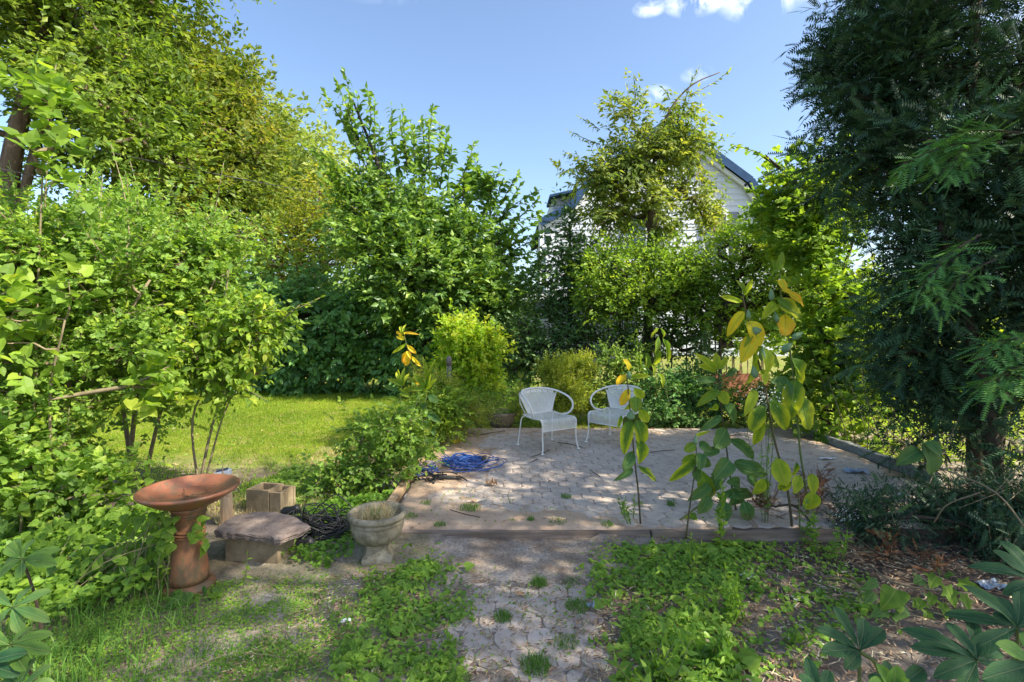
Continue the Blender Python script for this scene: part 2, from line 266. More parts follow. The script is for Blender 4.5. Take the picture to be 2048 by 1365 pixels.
def tube(tm, pts, rad, sides=6, a=.5, cap=True):
    pts = np.asarray(pts, float); n = len(pts); rad = np.broadcast_to(np.asarray(rad, float), (n,))
    d = nrm(np.gradient(pts, axis=0)); ref = np.array([0, 0, 1.]) if abs(d[0][2]) < .9 else np.array([1., 0, 0])
    x = nrm(np.cross(d, ref)); 
    for i in range(1, n):
        if np.dot(x[i], x[i-1]) < 0: x[i] = -x[i]
    y = np.cross(d, x); th = np.arange(sides)*2*np.pi/sides
    V = pts[:, None]+rad[:, None, None]*(np.cos(th)[None, :, None]*x[:, None]+np.sin(th)[None, :, None]*y[:, None])
    V = V.reshape(-1, 3); i = np.arange(n-1)[:, None]*sides; j = np.arange(sides)[None]; j2 = (j+1) % sides
    a0 = (i+j).ravel(); b0 = (i+j2).ravel(); c0 = (i+sides+j2).ravel(); d0 = (i+sides+j).ravel()
    T = np.concatenate([np.stack([a0, b0, c0], 1), np.stack([a0, c0, d0], 1)])
    if cap:
        V = np.concatenate([V, pts[:1], pts[-1:]]); s0, s1 = len(V)-2, len(V)-1; jj = np.arange(sides); k2 = (jj+1) % sides
        T = np.concatenate([T, np.stack([np.full(sides, s0), k2, jj], 1), np.stack([np.full(sides, s1), (n-1)*sides+jj, (n-1)*sides+k2], 1)])
    tm.add(V, T, a)
def spline(pts, m=8, closed=False):
    p = np.asarray(pts, float)
    if closed: p = np.concatenate([p[-1:], p, p[:2]])
    else: p = np.concatenate([2*p[:1]-p[1:2], p, 2*p[-1:]-p[-2:-1]])
    out = []
    for i in range(1, len(p)-2):
        t = np.linspace(0, 1, m, endpoint=False)[:, None]
        out.append(.5*((2*p[i])+(-p[i-1]+p[i+1])*t+(2*p[i-1]-5*p[i]+4*p[i+1]-p[i+2])*t**2+(-p[i-1]+3*p[i]-3*p[i+1]+p[i+2])*t**3))
    if not closed: out.append(p[-2:-1])
    return np.concatenate(out)
def lathe(tm, prof, c, seg=36, mod=None, tilt=None, a=.5):
    prof = np.asarray(prof, float); th = np.linspace(0, 2*np.pi, seg, endpoint=False)
    r = prof[:, 0][:, None]*np.ones(seg)
    if mod is not None: r = r*mod(th[None], prof[:, 1][:, None])
    V = np.stack([r*np.cos(th), r*np.sin(th), prof[:, 1][:, None]*np.ones(seg)], -1).reshape(-1, 3)
    if tilt is not None: V = V @ np.array(Matrix.Rotation(tilt[0], 3, tilt[1])).T
    n = len(prof); i = np.arange(n-1)[:, None]*seg; j = np.arange(seg)[None]; j2 = (j+1) % seg
    a0 = (i+j).ravel(); b0 = (i+j2).ravel(); c0 = (i+seg+j2).ravel(); d0 = (i+seg+j).ravel()
    tm.add(V+np.asarray(c), np.concatenate([np.stack([a0, b0, c0], 1), np.stack([a0, c0, d0], 1)]), a)
def bm_obj(name, m, fn, parent=None, loc=(0, 0, 0), rot=(0, 0, 0), bevel=0., smooth=False):
    bm = bmesh.new(); fn(bm)
    if bevel: bmesh.ops.bevel(bm, geom=bm.edges[:], offset=bevel, segments=2, affect='EDGES', clamp_overlap=True)
    me = bpy.data.meshes.new(name); bm.to_mesh(me); bm.free(); me.materials.append(m)
    for p in me.polygons: p.use_smooth = smooth
    o = bpy.data.objects.new(name, me); COL.objects.link(o)
    if parent is not None: o.parent = parent; o.location = Vector(loc)-Vector(parent['_o'])
    else: o.location = loc
    o.rotation_euler = rot; return o
def boxfn(sx, sy, sz, c=(0, 0, 0)):
    def f(bm):
        r = bmesh.ops.create_cube(bm, size=1); bmesh.ops.scale(bm, verts=r['verts'], vec=(sx, sy, sz)); bmesh.ops.translate(bm, verts=r['verts'], vec=c)
    return f
def prism(poly, z0, z1):
    def f(bm):
        lo = [bm.verts.new((x, y, z0)) for x, y in poly]; hi = [bm.verts.new((x, y, z1)) for x, y in poly]; n = len(poly)
        bm.faces.new(lo[::-1]); bm.faces.new(hi)
        for i in range(n): bm.faces.new((lo[i], lo[(i+1) % n], hi[(i+1) % n], hi[i]))
        bmesh.ops.recalc_face_normals(bm, faces=bm.faces)
    return f
# smooth value noise
_NG = RNG(5).random((64, 64))
def vnoise(x, y, s=1.):
    x = np.asarray(x)*s+13.7; y = np.asarray(y)*s+7.3; xi = np.floor(x).astype(int); yi = np.floor(y).astype(int); fx = x-xi; fy = y-yi
    fx = fx*fx*(3-2*fx); fy = fy*fy*(3-2*fy); g = lambda a, b: _NG[a % 64, b % 64]
    return (g(xi, yi)*(1-fx)+g(xi+1, yi)*fx)*(1-fy)+(g(xi, yi+1)*(1-fx)+g(xi+1, yi+1)*fx)*fy
def fbm(x, y, s=1.): return (vnoise(x, y, s)+.5*vnoise(x, y, s*2.1)+.25*vnoise(x, y, s*4.3))/1.75
def inpoly(x, y, poly):
    r = np.zeros(len(x), bool); n = len(poly)
    for i in range(n):
        x0, y0 = poly[i]; x1, y1 = poly[(i+1) % n]
        if y0 == y1: continue
        c = ((y0 > y) != (y1 > y)) & (x < (x1-x0)*(y-y0)/(y1-y0)+x0); r ^= c
    return r
def gpoly(pts, z=0): return [tuple(G(a, b, z)[:2]) for a, b in pts]
def polysample(rng, poly, n, thr=None, s=3., soft=0.):
    p = np.array(poly); lo = p.min(0); hi = p.max(0); X = rng.uniform(lo[0], hi[0], n*4); Y = rng.uniform(lo[1], hi[1], n*4); k = inpoly(X, Y, poly)
    if thr is not None: k &= (.75*fbm(X, Y, s)+.25*fbm(X+3, Y, s*3.7)+rng.normal(0, soft, len(X))) > thr
    X = X[k][:n]; Y = Y[k][:n]; return X+rng.normal(0, soft*.5, len(X)), Y+rng.normal(0, soft*.5, len(Y))
# ------------------------------------------------------------------ leaves
def T_(v, t): return np.array(v, float), np.array(t, int)
LEAF = {
 'dia': T_([(0, 0, 0), (-.3, .45, .07), (.3, .45, .07), (0, 1, -.05)], [(0, 3, 1), (0, 2, 3)]),
 'oval': T_([(0, 0, 0), (-.27, .3, .06), (.27, .3, .06), (-.24, .65, .04), (.24, .65, .04), (0, .5, 0), (0, 1, -.12)], [(0, 5, 1), (1, 5, 3), (3, 5, 6), (0, 2, 5), (2, 4, 5), (4, 6, 5)]),
 'ov4': T_([(0, 0, 0), (-.27, .42, .06), (.27, .42, .06), (0, .5, -.01), (0, 1, -.12)], [(0, 3, 1), (1, 3, 4), (0, 2, 3), (2, 4, 3)]),
 'lance': T_([(0, 0, 0), (-.13, .4, .03), (.13, .4, .03), (0, .55, -.01), (0, 1, -.16)], [(0, 3, 1), (1, 3, 4), (0, 2, 3), (2, 4, 3)]),
 'heart': T_([(0, .1, 0), (-.3, -.06, .03), (-.47, .22, .07), (-.34, .6, .05), (0, 1, -.1), (.34, .6, .05), (.47, .22, .07), (.3, -.06, .03), (0, .5, -.03)], [(8, 0, 1), (8, 1, 2), (8, 2, 3), (8, 3, 4), (8, 4, 5), (8, 5, 6), (8, 6, 7), (8, 7, 0)]),
 'lobe': T_([(0, 0, 0), (-.42, .2, .08), (-.2, .42, .03), (-.3, .72, .06), (0, 1, -.08), (.3, .72, .06), (.2, .42, .03), (.42, .2, .08), (0, .42, -.03)], [(8, 0, 1), (8, 1, 2), (8, 2, 3), (8, 3, 4), (8, 4, 5), (8, 5, 6), (8, 6, 7), (8, 7, 0)]),
 'maple': T_([(0, 0, 0), (-.3, -.08, .03), (-.28, .16, .02), (-.62, .42, .06), (-.3, .45, .02), (-.24, .72, .03), (0, 1.05, -.08), (.24, .72, .03), (.3, .45, .02), (.62, .42, .06), (.28, .16, .02), (.3, -.08, .03), (0, .38, -.02)],
              [(12, 0, 1), (12, 1, 2), (12, 2, 3), (12, 3, 4), (12, 4, 5), (12, 5, 6), (12, 6, 7), (12, 7, 8), (12, 8, 9), (12, 9, 10), (12, 10, 11), (12, 11, 0)]),
}
def comb(n=8, L=.2):
    v = [(0, 0, 0), (.012, .5, 0), (0, 1, -.06)]; t = [(0, 1, 2)]
    for i in range(n):
        y = .08+.9*i/(n-1); l = L*(1-.45*abs(i/(n-1)-.45)); z = -.06*y*y
        for s in (-1, 1):
            k = len(v); v += [(0, y-.052, z), (0, y+.052, z), (s*l, y+l*.5, z+.02)]; t += [(k, k+1, k+2)]
    return T_(v, t)
LEAF['yew'] = comb()
def cloud(tm, Pp, D, N, S, leaf, v, wid=1.):
    tv, tt = LEAF[leaf]; n = len(Pp); y = nrm(D); x = nrm(np.cross(y, N)); z = np.cross(x, y)
    S = np.broadcast_to(np.asarray(S, float), (n,))
    V = Pp[:, None]+S[:, None, None]*(tv[None, :, 0, None]*wid*x[:, None]+tv[None, :, 1, None]*y[:, None]+tv[None, :, 2, None]*z[:, None])
    T = tt[None]+np.arange(n)[:, None, None]*len(tv)
    tm.add(V.reshape(-1, 3), T.reshape(-1, 3), np.repeat(np.clip(v, 0, 1), len(tt)))
def sprays(rng, tm, B, D, L, k, leaf, size, val, mode='alt', droop=.12, hang=.15, ang=.9, nup=.7, nrand=.5, tw=None, twr=.0025, wid=1., sizevar=.4, t0=.12, tip=True):
    """leaves along n twigs; twigs themselves go to tm tw"""
    n = len(B); L = np.broadcast_to(L, (n,)); D = nrm(D); t = np.clip(np.linspace(t0, 1, k)[None]+rng.normal(0, .03, (n, k)), 0, 1)
    pos = B[:, None]+D[:, None]*(L[:, None]*t)[..., None]; pos[..., 2] -= droop*L[:, None]*t**2
    up = np.array([0, 0, 1.]); side = nrm(np.cross(D, up)+rng.normal(0, .15, (n, 3))); u2 = np.cross(side, D)
    if mode == 'alt': ph = (np.arange(k) % 2)*np.pi+rng.normal(0, .35, (n, k))
    elif mode == 'pair': ph = (np.arange(k) % 2)*np.pi+(np.arange(k)//2)*np.pi/2+rng.normal(0, .3, (n, k))
    else: ph = np.arange(k)[None]*2.4+rng.uniform(0, 6, (n, 1))
    q = np.cos(ph)[..., None]*side[:, None]+np.sin(ph)[..., None]*u2[:, None]
    A = np.broadcast_to(ang, (n, k)).copy()
    if tip: A[:, -1] = .25
    ld = nrm(D[:, None]*np.cos(A)[..., None]+q*np.sin(A)[..., None]+rng.normal(0, .18, (n, k, 3))); ld[..., 2] -= hang; ld = nrm(ld)
    nn = nrm(up*nup+D[:, None]*np.array([1, 1, 0])*.35+rng.normal(0, nrand, (n, k, 3))+q*.1)
    s = size*rng.uniform(1-sizevar, 1+sizevar, (n, k))*(1-.35*(t-.5).clip(0))
    v = np.broadcast_to(val[:, None], (n, k))*.5+.5*rng.random((n, k))
    cloud(tm, pos.reshape(-1, 3), ld.reshape(-1, 3), nn.reshape(-1, 3), s.ravel(), leaf, v.ravel(), wid)
    if tw is not None:
        e = B+D*L[:, None]; e[:, 2] -= droop*L; mid = B+D*L[:, None]*.5; mid[:, 2] -= droop*L*.25
        w = twr; V = np.stack([B+side*w, B-side*w, B+u2*w*1.3, e], 1)
        t_ = np.array([(0, 1, 3), (1, 2, 3), (2, 0, 3)])
        tw.add(V.reshape(-1, 3), (t_[None]+np.arange(n)[:, None, None]*4).reshape(-1, 3))
def skeleton(rng, tm, stems, targets, rtip=.006, wob=.12, sides=5, power=.5):
    nodes = []; par = []; rr = []
    for pts, r0, r1 in stems:
        pts = spline(pts, 5); n = len(pts)
        rs = np.linspace(r0, r1, n); tube(tm, pts, rs, max(sides, 7))
        for i in range(n): nodes.append(pts[i]); par.append(-1); rr.append(rs[i])
    nstem = len(nodes)
    if len(targets) == 0: return
    N = list(nodes); par = list(par)
    root = np.mean([np.asarray(s[0][-1]) for s in stems], 0)
    order = np.argsort(np.linalg.norm(targets-root, axis=1)); segs = []
    arr = np.array(N); 
    for ti in order:
        tg = targets[ti]; d = arr-tg; dist = np.linalg.norm(d, axis=1)+1.2*np.maximum(d[:, 2]+.05, 0)
        j = int(np.argmin(dist)); p0 = arr[j]; l = np.linalg.norm(tg-p0); 
        if l < 1e-4: continue
        m1 = p0+(tg-p0)*.35+rng.normal(0, wob*l*.5, 3)+np.array([0, 0, -.04*l]); m2 = p0+(tg-p0)*.7+rng.normal(0, wob*l*.4, 3)
        new = []; last = j
        for q in (m1, m2, tg): arr = np.vstack([arr, q]); par.append(last); last = len(arr)-1; new.append(last)
    n = len(arr); cnt = np.zeros(n)
    for i in range(n-1, nstem-1, -1):
        cnt[i] += 1; p = par[i]
        if p >= nstem: cnt[p] += cnt[i]
    rad = rtip*np.maximum(cnt, 1)**power
    for i in range(nstem, n):
        p = par[i]; rp = min(rad[p], rad[i]*1.5) if p >= nstem else min(rad[i]*1.25, rr[p])
        tube(tm, [arr[p], arr[i]], [rp, rad[i]], 4 if rad[i] < .02 else sides, cap=False)
def blobsample(rng, blobs, n, shell=.42):
    w = np.array([b[1][0]*b[1][2]*(b[2] if len(b) > 2 else 1) for b in blobs]); idx = rng.choice(len(blobs), n, p=w/w.sum())
    C = np.array([b[0] for b in blobs])[idx]; Rr = np.array([b[1] for b in blobs])[idx]; d = nrm(rng.normal(0, 1, (n, 3))); r = rng.random(n)**shell
    return C+d*Rr*r[:, None], nrm(d/Rr)
def B(px, py, Y, rx, rz, ry, w=1.): return (P(px, py, Y), (rx/F*Y, ry, rz/F*Y), w)
def plant(name, label, cat, base, stems, blobs, seed, ncl, clr, nsp, L, k, leaf, size, m, bark, group=None, names=('trunk', 'crown'), shell=.42, outw=.8, upw=.35, rw=.6, rtip=.006, shoots=None, zmin=None, mode='alt', shs=1.2, wand=None, shr=.012, infill=None, **kw):
    rng = RNG(seed); t = thing(name, label, cat, base, group); tb = TM(); tl = TM()
    blobs = [(b_[0], tuple(max(q-.5*L, .45*q) for q in b_[1]), *b_[2:]) for b_ in blobs]; C, N = blobsample(rng, blobs, ncl, shell)
    if zmin is not None: C[:, 2] = np.maximum(C[:, 2], zmin+rng.random(len(C))*.15)
    skeleton(rng, tb, stems, C, rtip)
    S0 = np.repeat(C, nsp, 0)+rng.normal(0, clr, (ncl*nsp, 3)); No = np.repeat(N, nsp, 0)
    if zmin is not None: S0[:, 2] = np.maximum(S0[:, 2], zmin)
    D = nrm(No*outw+np.array([0, 0, upw])+rng.normal(0, rw, S0.shape)); val = np.repeat(rng.random(ncl), nsp)
    sprays(rng, tl, S0, D, L*rng.uniform(.6, 1.3, len(S0)), k, leaf, size, val, mode, tw=tb, **kw)
    if infill:
        n_, lf, sz, wd = infill; ii = rng.integers(0, ncl, n_); Q = C[ii]-N[ii]*rng.uniform(-.1, .5, (n_, 1))*L*1.5+rng.normal(0, clr*1.5, (n_, 3))
        if zmin is not None: Q[:, 2] = np.maximum(Q[:, 2], zmin)
        cloud(tl, Q, nrm(N[ii]+rng.normal(0, .8, (n_, 3))), nrm(rng.normal(0, .6, (n_, 3))+[0, 0, .7]), sz*rng.uniform(.6, 1.3, n_), lf, rng.random(n_)*.6, wd)
    if wand:
        idx = rng.integers(0, ncl, wand[0]); shoots = list(shoots or [])
        for i in idx:
            d = nrm(N[i]*.7+np.array([0, 0, .7])+rng.normal(0, .35, 3)); l = wand[1]*rng.uniform(.6, 1.3); shoots.append((C[i]-d*l*.25, C[i]+d*l, wand[2]))
    for s in (shoots or []):
        a, b = np.asarray(s[0]), np.asarray(s[1]); kk = s[2] if len(s) > 2 else 16
        bend = nrm(b-a)*0; mid = (a+b)/2+rng.normal(0, .04, 3)*np.linalg.norm(b-a); pts = spline([a, mid, b], 6); tube(tb, pts, np.linspace(shr, .003, len(pts)), 5)
        for i in range(0, len(pts)-1):
            sprays(rng, tl, pts[i:i+1], (pts[i+1]-pts[i])[None], np.linalg.norm(pts[i+1]-pts[i]), max(2, kk//(len(pts)-1)), leaf, size*shs*(1.05-.25*i/len(pts)), rng.random(1), 'alt', droop=0, hang=.22, ang=1.2, nup=.5, nrand=.3)
    tb.build(names[0], bark, t, True); o = tl.build(names[1], m, t); return t
# ------------------------------------------------------------------ ground
PAT = (-.93, 3.66, 3.85, 7.1)   # patio x0,y0,x1,y1
def build_ground():
    xs = np.concatenate([np.linspace(-300, -14, 8), np.linspace(-12, -4, 30), np.linspace(-3.9, 5, 125), np.linspace(5.3, 14, 30), np.linspace(17, 300, 8)])
    ys = np.concatenate([np.linspace(-60, -1, 6), np.linspace(0, 1.4, 10), np.linspace(1.45, 7.6, 115), np.linspace(7.8, 14, 36), np.linspace(16, 500, 8)])
    X, Y = np.meshgrid(xs, ys); Z = (fbm(X, Y, 1.3)-.5)*.03+(fbm(X, Y, 7)-.5)*.022
    far = (Y > 3.6) & (X > PAT[0]-.05); Z = np.where(far, Z*.4+.035, Z)
    inp = (X > PAT[0]-.03) & (X < PAT[2]+.05) & (Y > PAT[1]-.02) & (Y < PAT[3]); Z = np.where(inp, -.03, Z)
    # over the path the soil settles a little below the pavers, then creeps over them in patches
    pa = (X > -.46) & (X < .58) & (Y < 3.62); cover = fbm(X+3, Y+9, 2.6); edge = np.minimum(X+.46, .58-X).clip(0, .3)/.3
    Z = np.where(pa, .004+(cover-.6)*.06+(1-edge)*.012+(fbm(X, Y, 9)-.5)*.008, Z)
    Z = Z+np.clip(1-(3.6-Y)/.55, 0, 1)*(Y < 3.62)*.06*np.clip(1.6-X, .0, 1)*(X > -2)
    V = np.stack([X, Y, Z], -1).reshape(-1, 3); ny, nx = X.shape; i = (np.arange(ny-1)[:, None]*nx+np.arange(nx-1)[None]).ravel()
    T = np.concatenate([np.stack([i, i+1, i+nx+1], 1), np.stack([i, i+nx+1, i+nx], 1)]); tm = TM().add(V, T)
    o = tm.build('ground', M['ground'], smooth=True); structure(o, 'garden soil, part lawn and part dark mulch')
    x, y = V[:, 0], V[:, 1]
    lawn = np.where((x < -1.0+.35*np.sin(y*1.7)) & (y > 4.9+fbm(x, y, 1)*.8), 1, 0)*np.clip((y-4.6)/1.6, 0, 1)
    lawn = np.maximum(lawn, ((y > 7.4)*.85)); lawn = np.maximum(lawn, (x < -.55)*(y < 4.4)*.2*(fbm(x, y, 2.3) > .45)); 
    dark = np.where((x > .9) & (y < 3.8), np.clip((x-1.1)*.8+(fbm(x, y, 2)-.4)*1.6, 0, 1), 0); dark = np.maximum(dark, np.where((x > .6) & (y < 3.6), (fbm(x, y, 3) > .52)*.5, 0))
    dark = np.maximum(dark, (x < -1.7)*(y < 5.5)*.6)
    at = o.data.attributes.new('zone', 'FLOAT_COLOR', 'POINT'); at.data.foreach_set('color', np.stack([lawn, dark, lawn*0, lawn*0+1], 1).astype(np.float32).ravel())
    return o
ground = build_ground()
# pavers
def paver_mesh(r, name):
    """one interlocking paver, six sides with softened points"""
    ang = []; rad = []
    for i in range(6):
        a = math.pi/2+i*math.pi/3
        for da, rr in ((-.2, .955), (.2, .955)): ang.append(a+da); rad.append(r*rr)
    a = np.array(ang); q = np.array(rad); tm = TM(); n = 12
    top = np.stack([np.cos(a)*q*.94, np.sin(a)*q*.94, np.zeros(n)], 1); mid = np.stack([np.cos(a)*q, np.sin(a)*q, np.full(n, -.007)], 1); bot = np.stack([np.cos(a)*q, np.sin(a)*q, np.full(n, -.05)], 1)
    V = np.concatenate([top, mid, bot, [[0, 0, .0005]]]); j = np.arange(n); k = (j+1) % n
    T = np.concatenate([np.stack([np.full(n, 36), j, k], 1), np.stack([j, j+12, k+12], 1), np.stack([j, k+12, k], 1), np.stack([j+12, j+24, k+24], 1), np.stack([j+12, k+24, k+12], 1)])
    return tm.add(V, T)
PW = .168; PR = PW/math.sqrt(3)
pm = paver_mesh(PR*.95, 'paver').data('paver', smooth=False, attr=False); pm.materials.append(M['paver'])
def lay(parent, x0, x1, y0, y1, z, seed, limit, tiltv=.006):
    rng = RNG(seed); cells = []; row = 0; y = y0+PR*1.05
    while y < y1-PR*.5:
        x = x0+PW/2+.01+(PW/2 if row % 2 else 0)
        while x < x1-PW*.4: cells.append((x, y)); x += PW
        y += 1.5*PR; row += 1
    cells.sort(key=lambda q: q[1]); rest = TM(); pmV = np.array([v.co[:] for v in pm.vertices]); pmT = np.array([p.vertices[:] for p in pm.polygons])
    for i, (x, y) in enumerate(cells):
        dz = rng.normal(0, .0015); rx, ry, rz = rng.normal(0, tiltv), rng.normal(0, tiltv), rng.normal(0, .012)
        if i < limit:
            o = bpy.data.objects.new('paver', pm); COL.objects.link(o); o.parent = parent; o.location = (x+rng.normal(0, .0015), y+rng.normal(0, .0015), z+dz); o.rotation_euler = (rx, ry, rz)
        else: rest.add(pmV+np.array([x, y, z+dz+.0]), pmT)
    if rest.V:
        o = rest.build('far_pavers', M['paver']); o.parent = parent; o['kind'] = 'stuff'
x0, y0, x1, y1 = PAT
pb = TM(); nx, ny = 2, 2
def slab(tm, x0, x1, y0, y1, z0, z1):
    V = [(x, y, z) for z in (z0, z1) for y in (y0, y1) for x in (x0, x1)]
    tm.add(V, [(0, 2, 1), (1, 2, 3), (4, 5, 6), (5, 7, 6), (0, 1, 5), (0, 5, 4), (2, 6, 7), (2, 7, 3), (0, 4, 6), (0, 6, 2), (1, 3, 7), (1, 7, 5)])
slab(pb, x0, x1, y0, y1, -.02, .089); patio = pb.build('patio', M['joint']); structure(patio, 'raised patio of greyish interlocking pavers with soil in the joints')
lay(patio, x0, x1, y0+.03, y1, .1, 3, 299)
qb = TM(); slab(qb, -.44, .56, 1.3, 3.6, -.06, -.012); path = qb.build('path', M['joint']); structure(path, 'sunken paver path half covered by soil')
lay(path, -.44, .56, 1.3, 3.6, .004, 4, 200, .012)
# dirt drifted over the patio
def patio_dirt():
    xs = np.linspace(x0+.01, x1-.01, 165); ys = np.linspace(y0+.01, y1-.01, 125); X, Y = np.meshgrid(xs, ys)
    bias = np.clip(1-(X-x0)/.95, 0, 1)*.03+np.clip(1-(Y-y0)/.55, 0, 1)*np.clip(1.5-(X-x0)/1.7, .0, 1)*.02+np.clip((Y-6.2)/.9, 0, 1)*.012+np.clip((X-3.1)/.7, 0, 1)*.012
    Z = .0915+(fbm(X, Y, 2.2)-.62)*.022+(fbm(X, Y, 11)-.5)*.006+bias*(.55+.9*vnoise(X, Y, 3))
    Z = np.minimum(Z, .1+.012*(1+.3*fbm(X, Y, 6))); Z[0] = Z[-1] = .08; Z[:, 0] = Z[:, -1] = .08
    V = np.stack([X, Y, Z], -1).reshape(-1, 3); n_y, n_x = X.shape; i = (np.arange(n_y-1)[:, None]*n_x+np.arange(n_x-1)[None]).ravel()
    T = np.concatenate([np.stack([i, i+1, i+n_x+1], 1), np.stack([i, i+n_x+1, i+n_x], 1)])
    o = TM().add(V, T).build('drifted_soil', M['dirt'], smooth=True); o.parent = patio; o['kind'] = 'stuff'
patio_dirt()
# edging
def beam(name, a, b, w, h, z, m, label, cat='timber edging', cuts=14, seed=1, group=None):
    a = np.array(a, float); b = np.array(b, float); L = np.linalg.norm(b-a); rng = RNG(seed)
    def f(bm):
        bmesh.ops.create_grid(bm, x_segments=1, y_segments=1, size=.5)
        bm.clear(); boxfn(L, w, h)(bm)
        es = [e for e in bm.edges if abs(e.verts[0].co.x-e.verts[1].co.x) > L*.9]; bmesh.ops.subdivide_edges(bm, edges=es, cuts=cuts, use_grid_fill=True)
        for v in bm.verts: v.co.y += rng.normal(0, w*.03); v.co.z += rng.normal(0, h*.025)
    o = bm_obj(name, m, f, None, ((a[0]+b[0])/2, (a[1]+b[1])/2, z), (0, 0, math.atan2(b[1]-a[1], b[0]-a[0])), bevel=.006)
    return tag(o, label, cat, group)
beam('edging_timber', (-1.02, 3.637), (.98, 3.639), .045, .12, .04, M['timber'], 'weathered grey timber along the front of the patio where the path meets it', seed=2)
beam('edging_timber', (.99, 3.635), (2.42, 3.638), .05, .13, .041, M['timber'], 'grey timber at the front of the patio behind the tall milkweed stems', seed=3)
beam('edging_timber', (-1.0, 3.72), (-.975, 5.25), .07, .13, .06, M['timberw'], 'tan timber along the left side of the patio behind the stone urn', seed=4)
beam('edging_timber', (-.975, 5.27), (-.9, 6.7), .07, .12, .065, M['timberw'], 'tan timber at the left patio edge beyond the blue cord', seed=5)
beam('concrete_kerb', (3.93, 4.75), (3.9, 7.05), .1, .2, .07, M['kerb'], 'low mossy concrete kerb along the right side of the patio', 'kerb', seed=6)
# ------------------------------------------------------------------ lawn grass and low cover
def blades(tm, rng, X, Y, Z, h, w, v, lean=.45, one=False):
    n = len(X); a = rng.uniform(0, 2*np.pi, n); le = rng.uniform(0, lean, n); ld = rng.uniform(0, 2*np.pi, n)
    b = np.stack([X, Y, Z], 1); s = np.stack([np.cos(a), np.sin(a), a*0], 1)*(w*.5)[:, None]; l = np.stack([np.cos(ld), np.sin(ld), ld*0], 1)
    m_ = b+l*(h*le*.3)[:, None]; m_[:, 2] += h*.6; t = b+l*(h*le*1.1)[:, None]; t[:, 2] += h*(1-le*.35)
    if one: tm.add(np.stack([b-s, b+s, t], 1).reshape(-1, 3), np.arange(n*3).reshape(-1, 3), v); return
    V = np.stack([b-s, b+s, m_+s*.7, m_-s*.7, t], 1); T = np.array([(0, 1, 2), (0, 2, 3), (3, 2, 4)])
    tm.add(V.reshape(-1, 3), (T[None]+np.arange(n)[:, None, None]*5).reshape(-1, 3), np.repeat(v, 3))
def lawn():
    rng = RNG(11); n = 150000; Y = 4.1+7.8*rng.random(n)**.9; X = rng.uniform(-1, 1, n)*0-rng.uniform(.95, 9.5, n)
    k = (X > -.8*Y-.3); X, Y = X[k], Y[k]; edge = fbm(X, Y, 1.8)
    k = (edge+rng.normal(0, .08, len(X)) > .72-.22*(Y-4.0)) & ~((X > -1.5) & (Y < 5.2)); X, Y = X[k], Y[k]
    p = fbm(X, Y, .9); h = (.018+.03*p)*rng.uniform(.5, 1.4, len(X)); v = .12+1.5*(fbm(X+5, Y, .8)-.3)*.7+.25*(fbm(X, Y, 5)-.5)+rng.normal(0, .16, len(X)); v += np.clip((6.2-Y)*.22, 0, .4)
    tm = TM(); blades(tm, rng, X, Y, .02*np.ones(len(X)), h, np.full(len(X), .008), np.clip(v, 0, 1), .8, True)
    stuff(tm.build('lawn_grass', M['grass']), 'sunlit mown lawn between the hedge and the patio', 'lawn grass')
    # dry, thin part nearer the camera
    X, Y = polysample(rng, gpoly([(380, 1010), (560, 985), (640, 900), (790, 880), (800, 960), (700, 1010), (560, 1050), (470, 1080)]), 16000, .3, 2.)
    tm = TM(); blades(tm, rng, X, Y, .01*np.ones(len(X)), rng.uniform(.02, .06, len(X)), np.full(len(X), .006), rng.random(len(X)), 1.1, True)
    stuff(tm.build('dry_grass', M['straw']), 'thin dry grass and straw between the lawn and the concrete blocks', 'dry grass')
    # shaded lawn strip behind patio and beyond the yew
    X = rng.uniform(-1, 9, 30000); Y = rng.uniform(7.2, 13, 30000); tm = TM(); blades(tm, rng, X, Y, .03*np.ones(len(X)), rng.uniform(.04, .1, len(X)), np.full(len(X), .01), rng.random(len(X)), .8, True)
    stuff(tm.build('rough_grass', M['grass']), 'rough grass under the shrubs behind the patio', 'grass')
lawn()
def cover(name, label, poly, n, size, m, hmax, seed, leaf='heart', thr=.35, s=3., nup=1., cat='ground cover', stems=True, big=.0, soft=None):
    rng = RNG(seed); X, Y = polysample(rng, poly, n, thr, s, .09 if soft is None else soft); n = len(X); hh = hmax*(fbm(X+1, Y+4, 2.5)*1.3-.15).clip(.12)*rng.uniform(.25, 1, n)
    Pp = np.stack([X, Y, hh+.008], 1); a = rng.uniform(0, 2*np.pi, n); D = np.stack([np.cos(a), np.sin(a), rng.normal(-.1, .3, n)], 1); N = nrm(np.array([0, -.35, nup])+rng.normal(0, .35, (n, 3)))
    S = size*rng.uniform(.5, 1.25, n)*(1+big*(rng.random(n) > .93)); v = .5*fbm(X, Y, 2.5)+.5*rng.random(n); tm = TM(); cloud(tm, Pp, D, N, S, leaf, v)
    if stems:
        k = rng.random(n) < .25; q = Pp[k]; b = q.copy(); b[:, 2] = 0; b[:, :2] += rng.normal(0, .015, b[:, :2].shape); w = np.array([.0015, 0, 0])
        V = np.stack([b-w, b+w, q+w, q-w], 1); tm.add(V.reshape(-1, 3), (np.array([(0, 1, 2), (0, 2, 3)])[None]+np.arange(len(q))[:, None, None]*4).reshape(-1, 3), .5)
    return stuff(tm.build(name, m), label, cat)
cover('ground_ivy', 'patch of bright low leaves to the right of the path', gpoly([(1172, 1092), (1235, 1052), (1330, 1066), (1440, 1072), (1490, 1110), (1475, 1170), (1415, 1225), (1450, 1290), (1470, 1365), (1450, 1420), (1270, 1420), (1225, 1320), (1262, 1225), (1195, 1205), (1180, 1150)]), 3500, .034, M['cover'], .09, 21, big=.9, thr=.45, s=4)
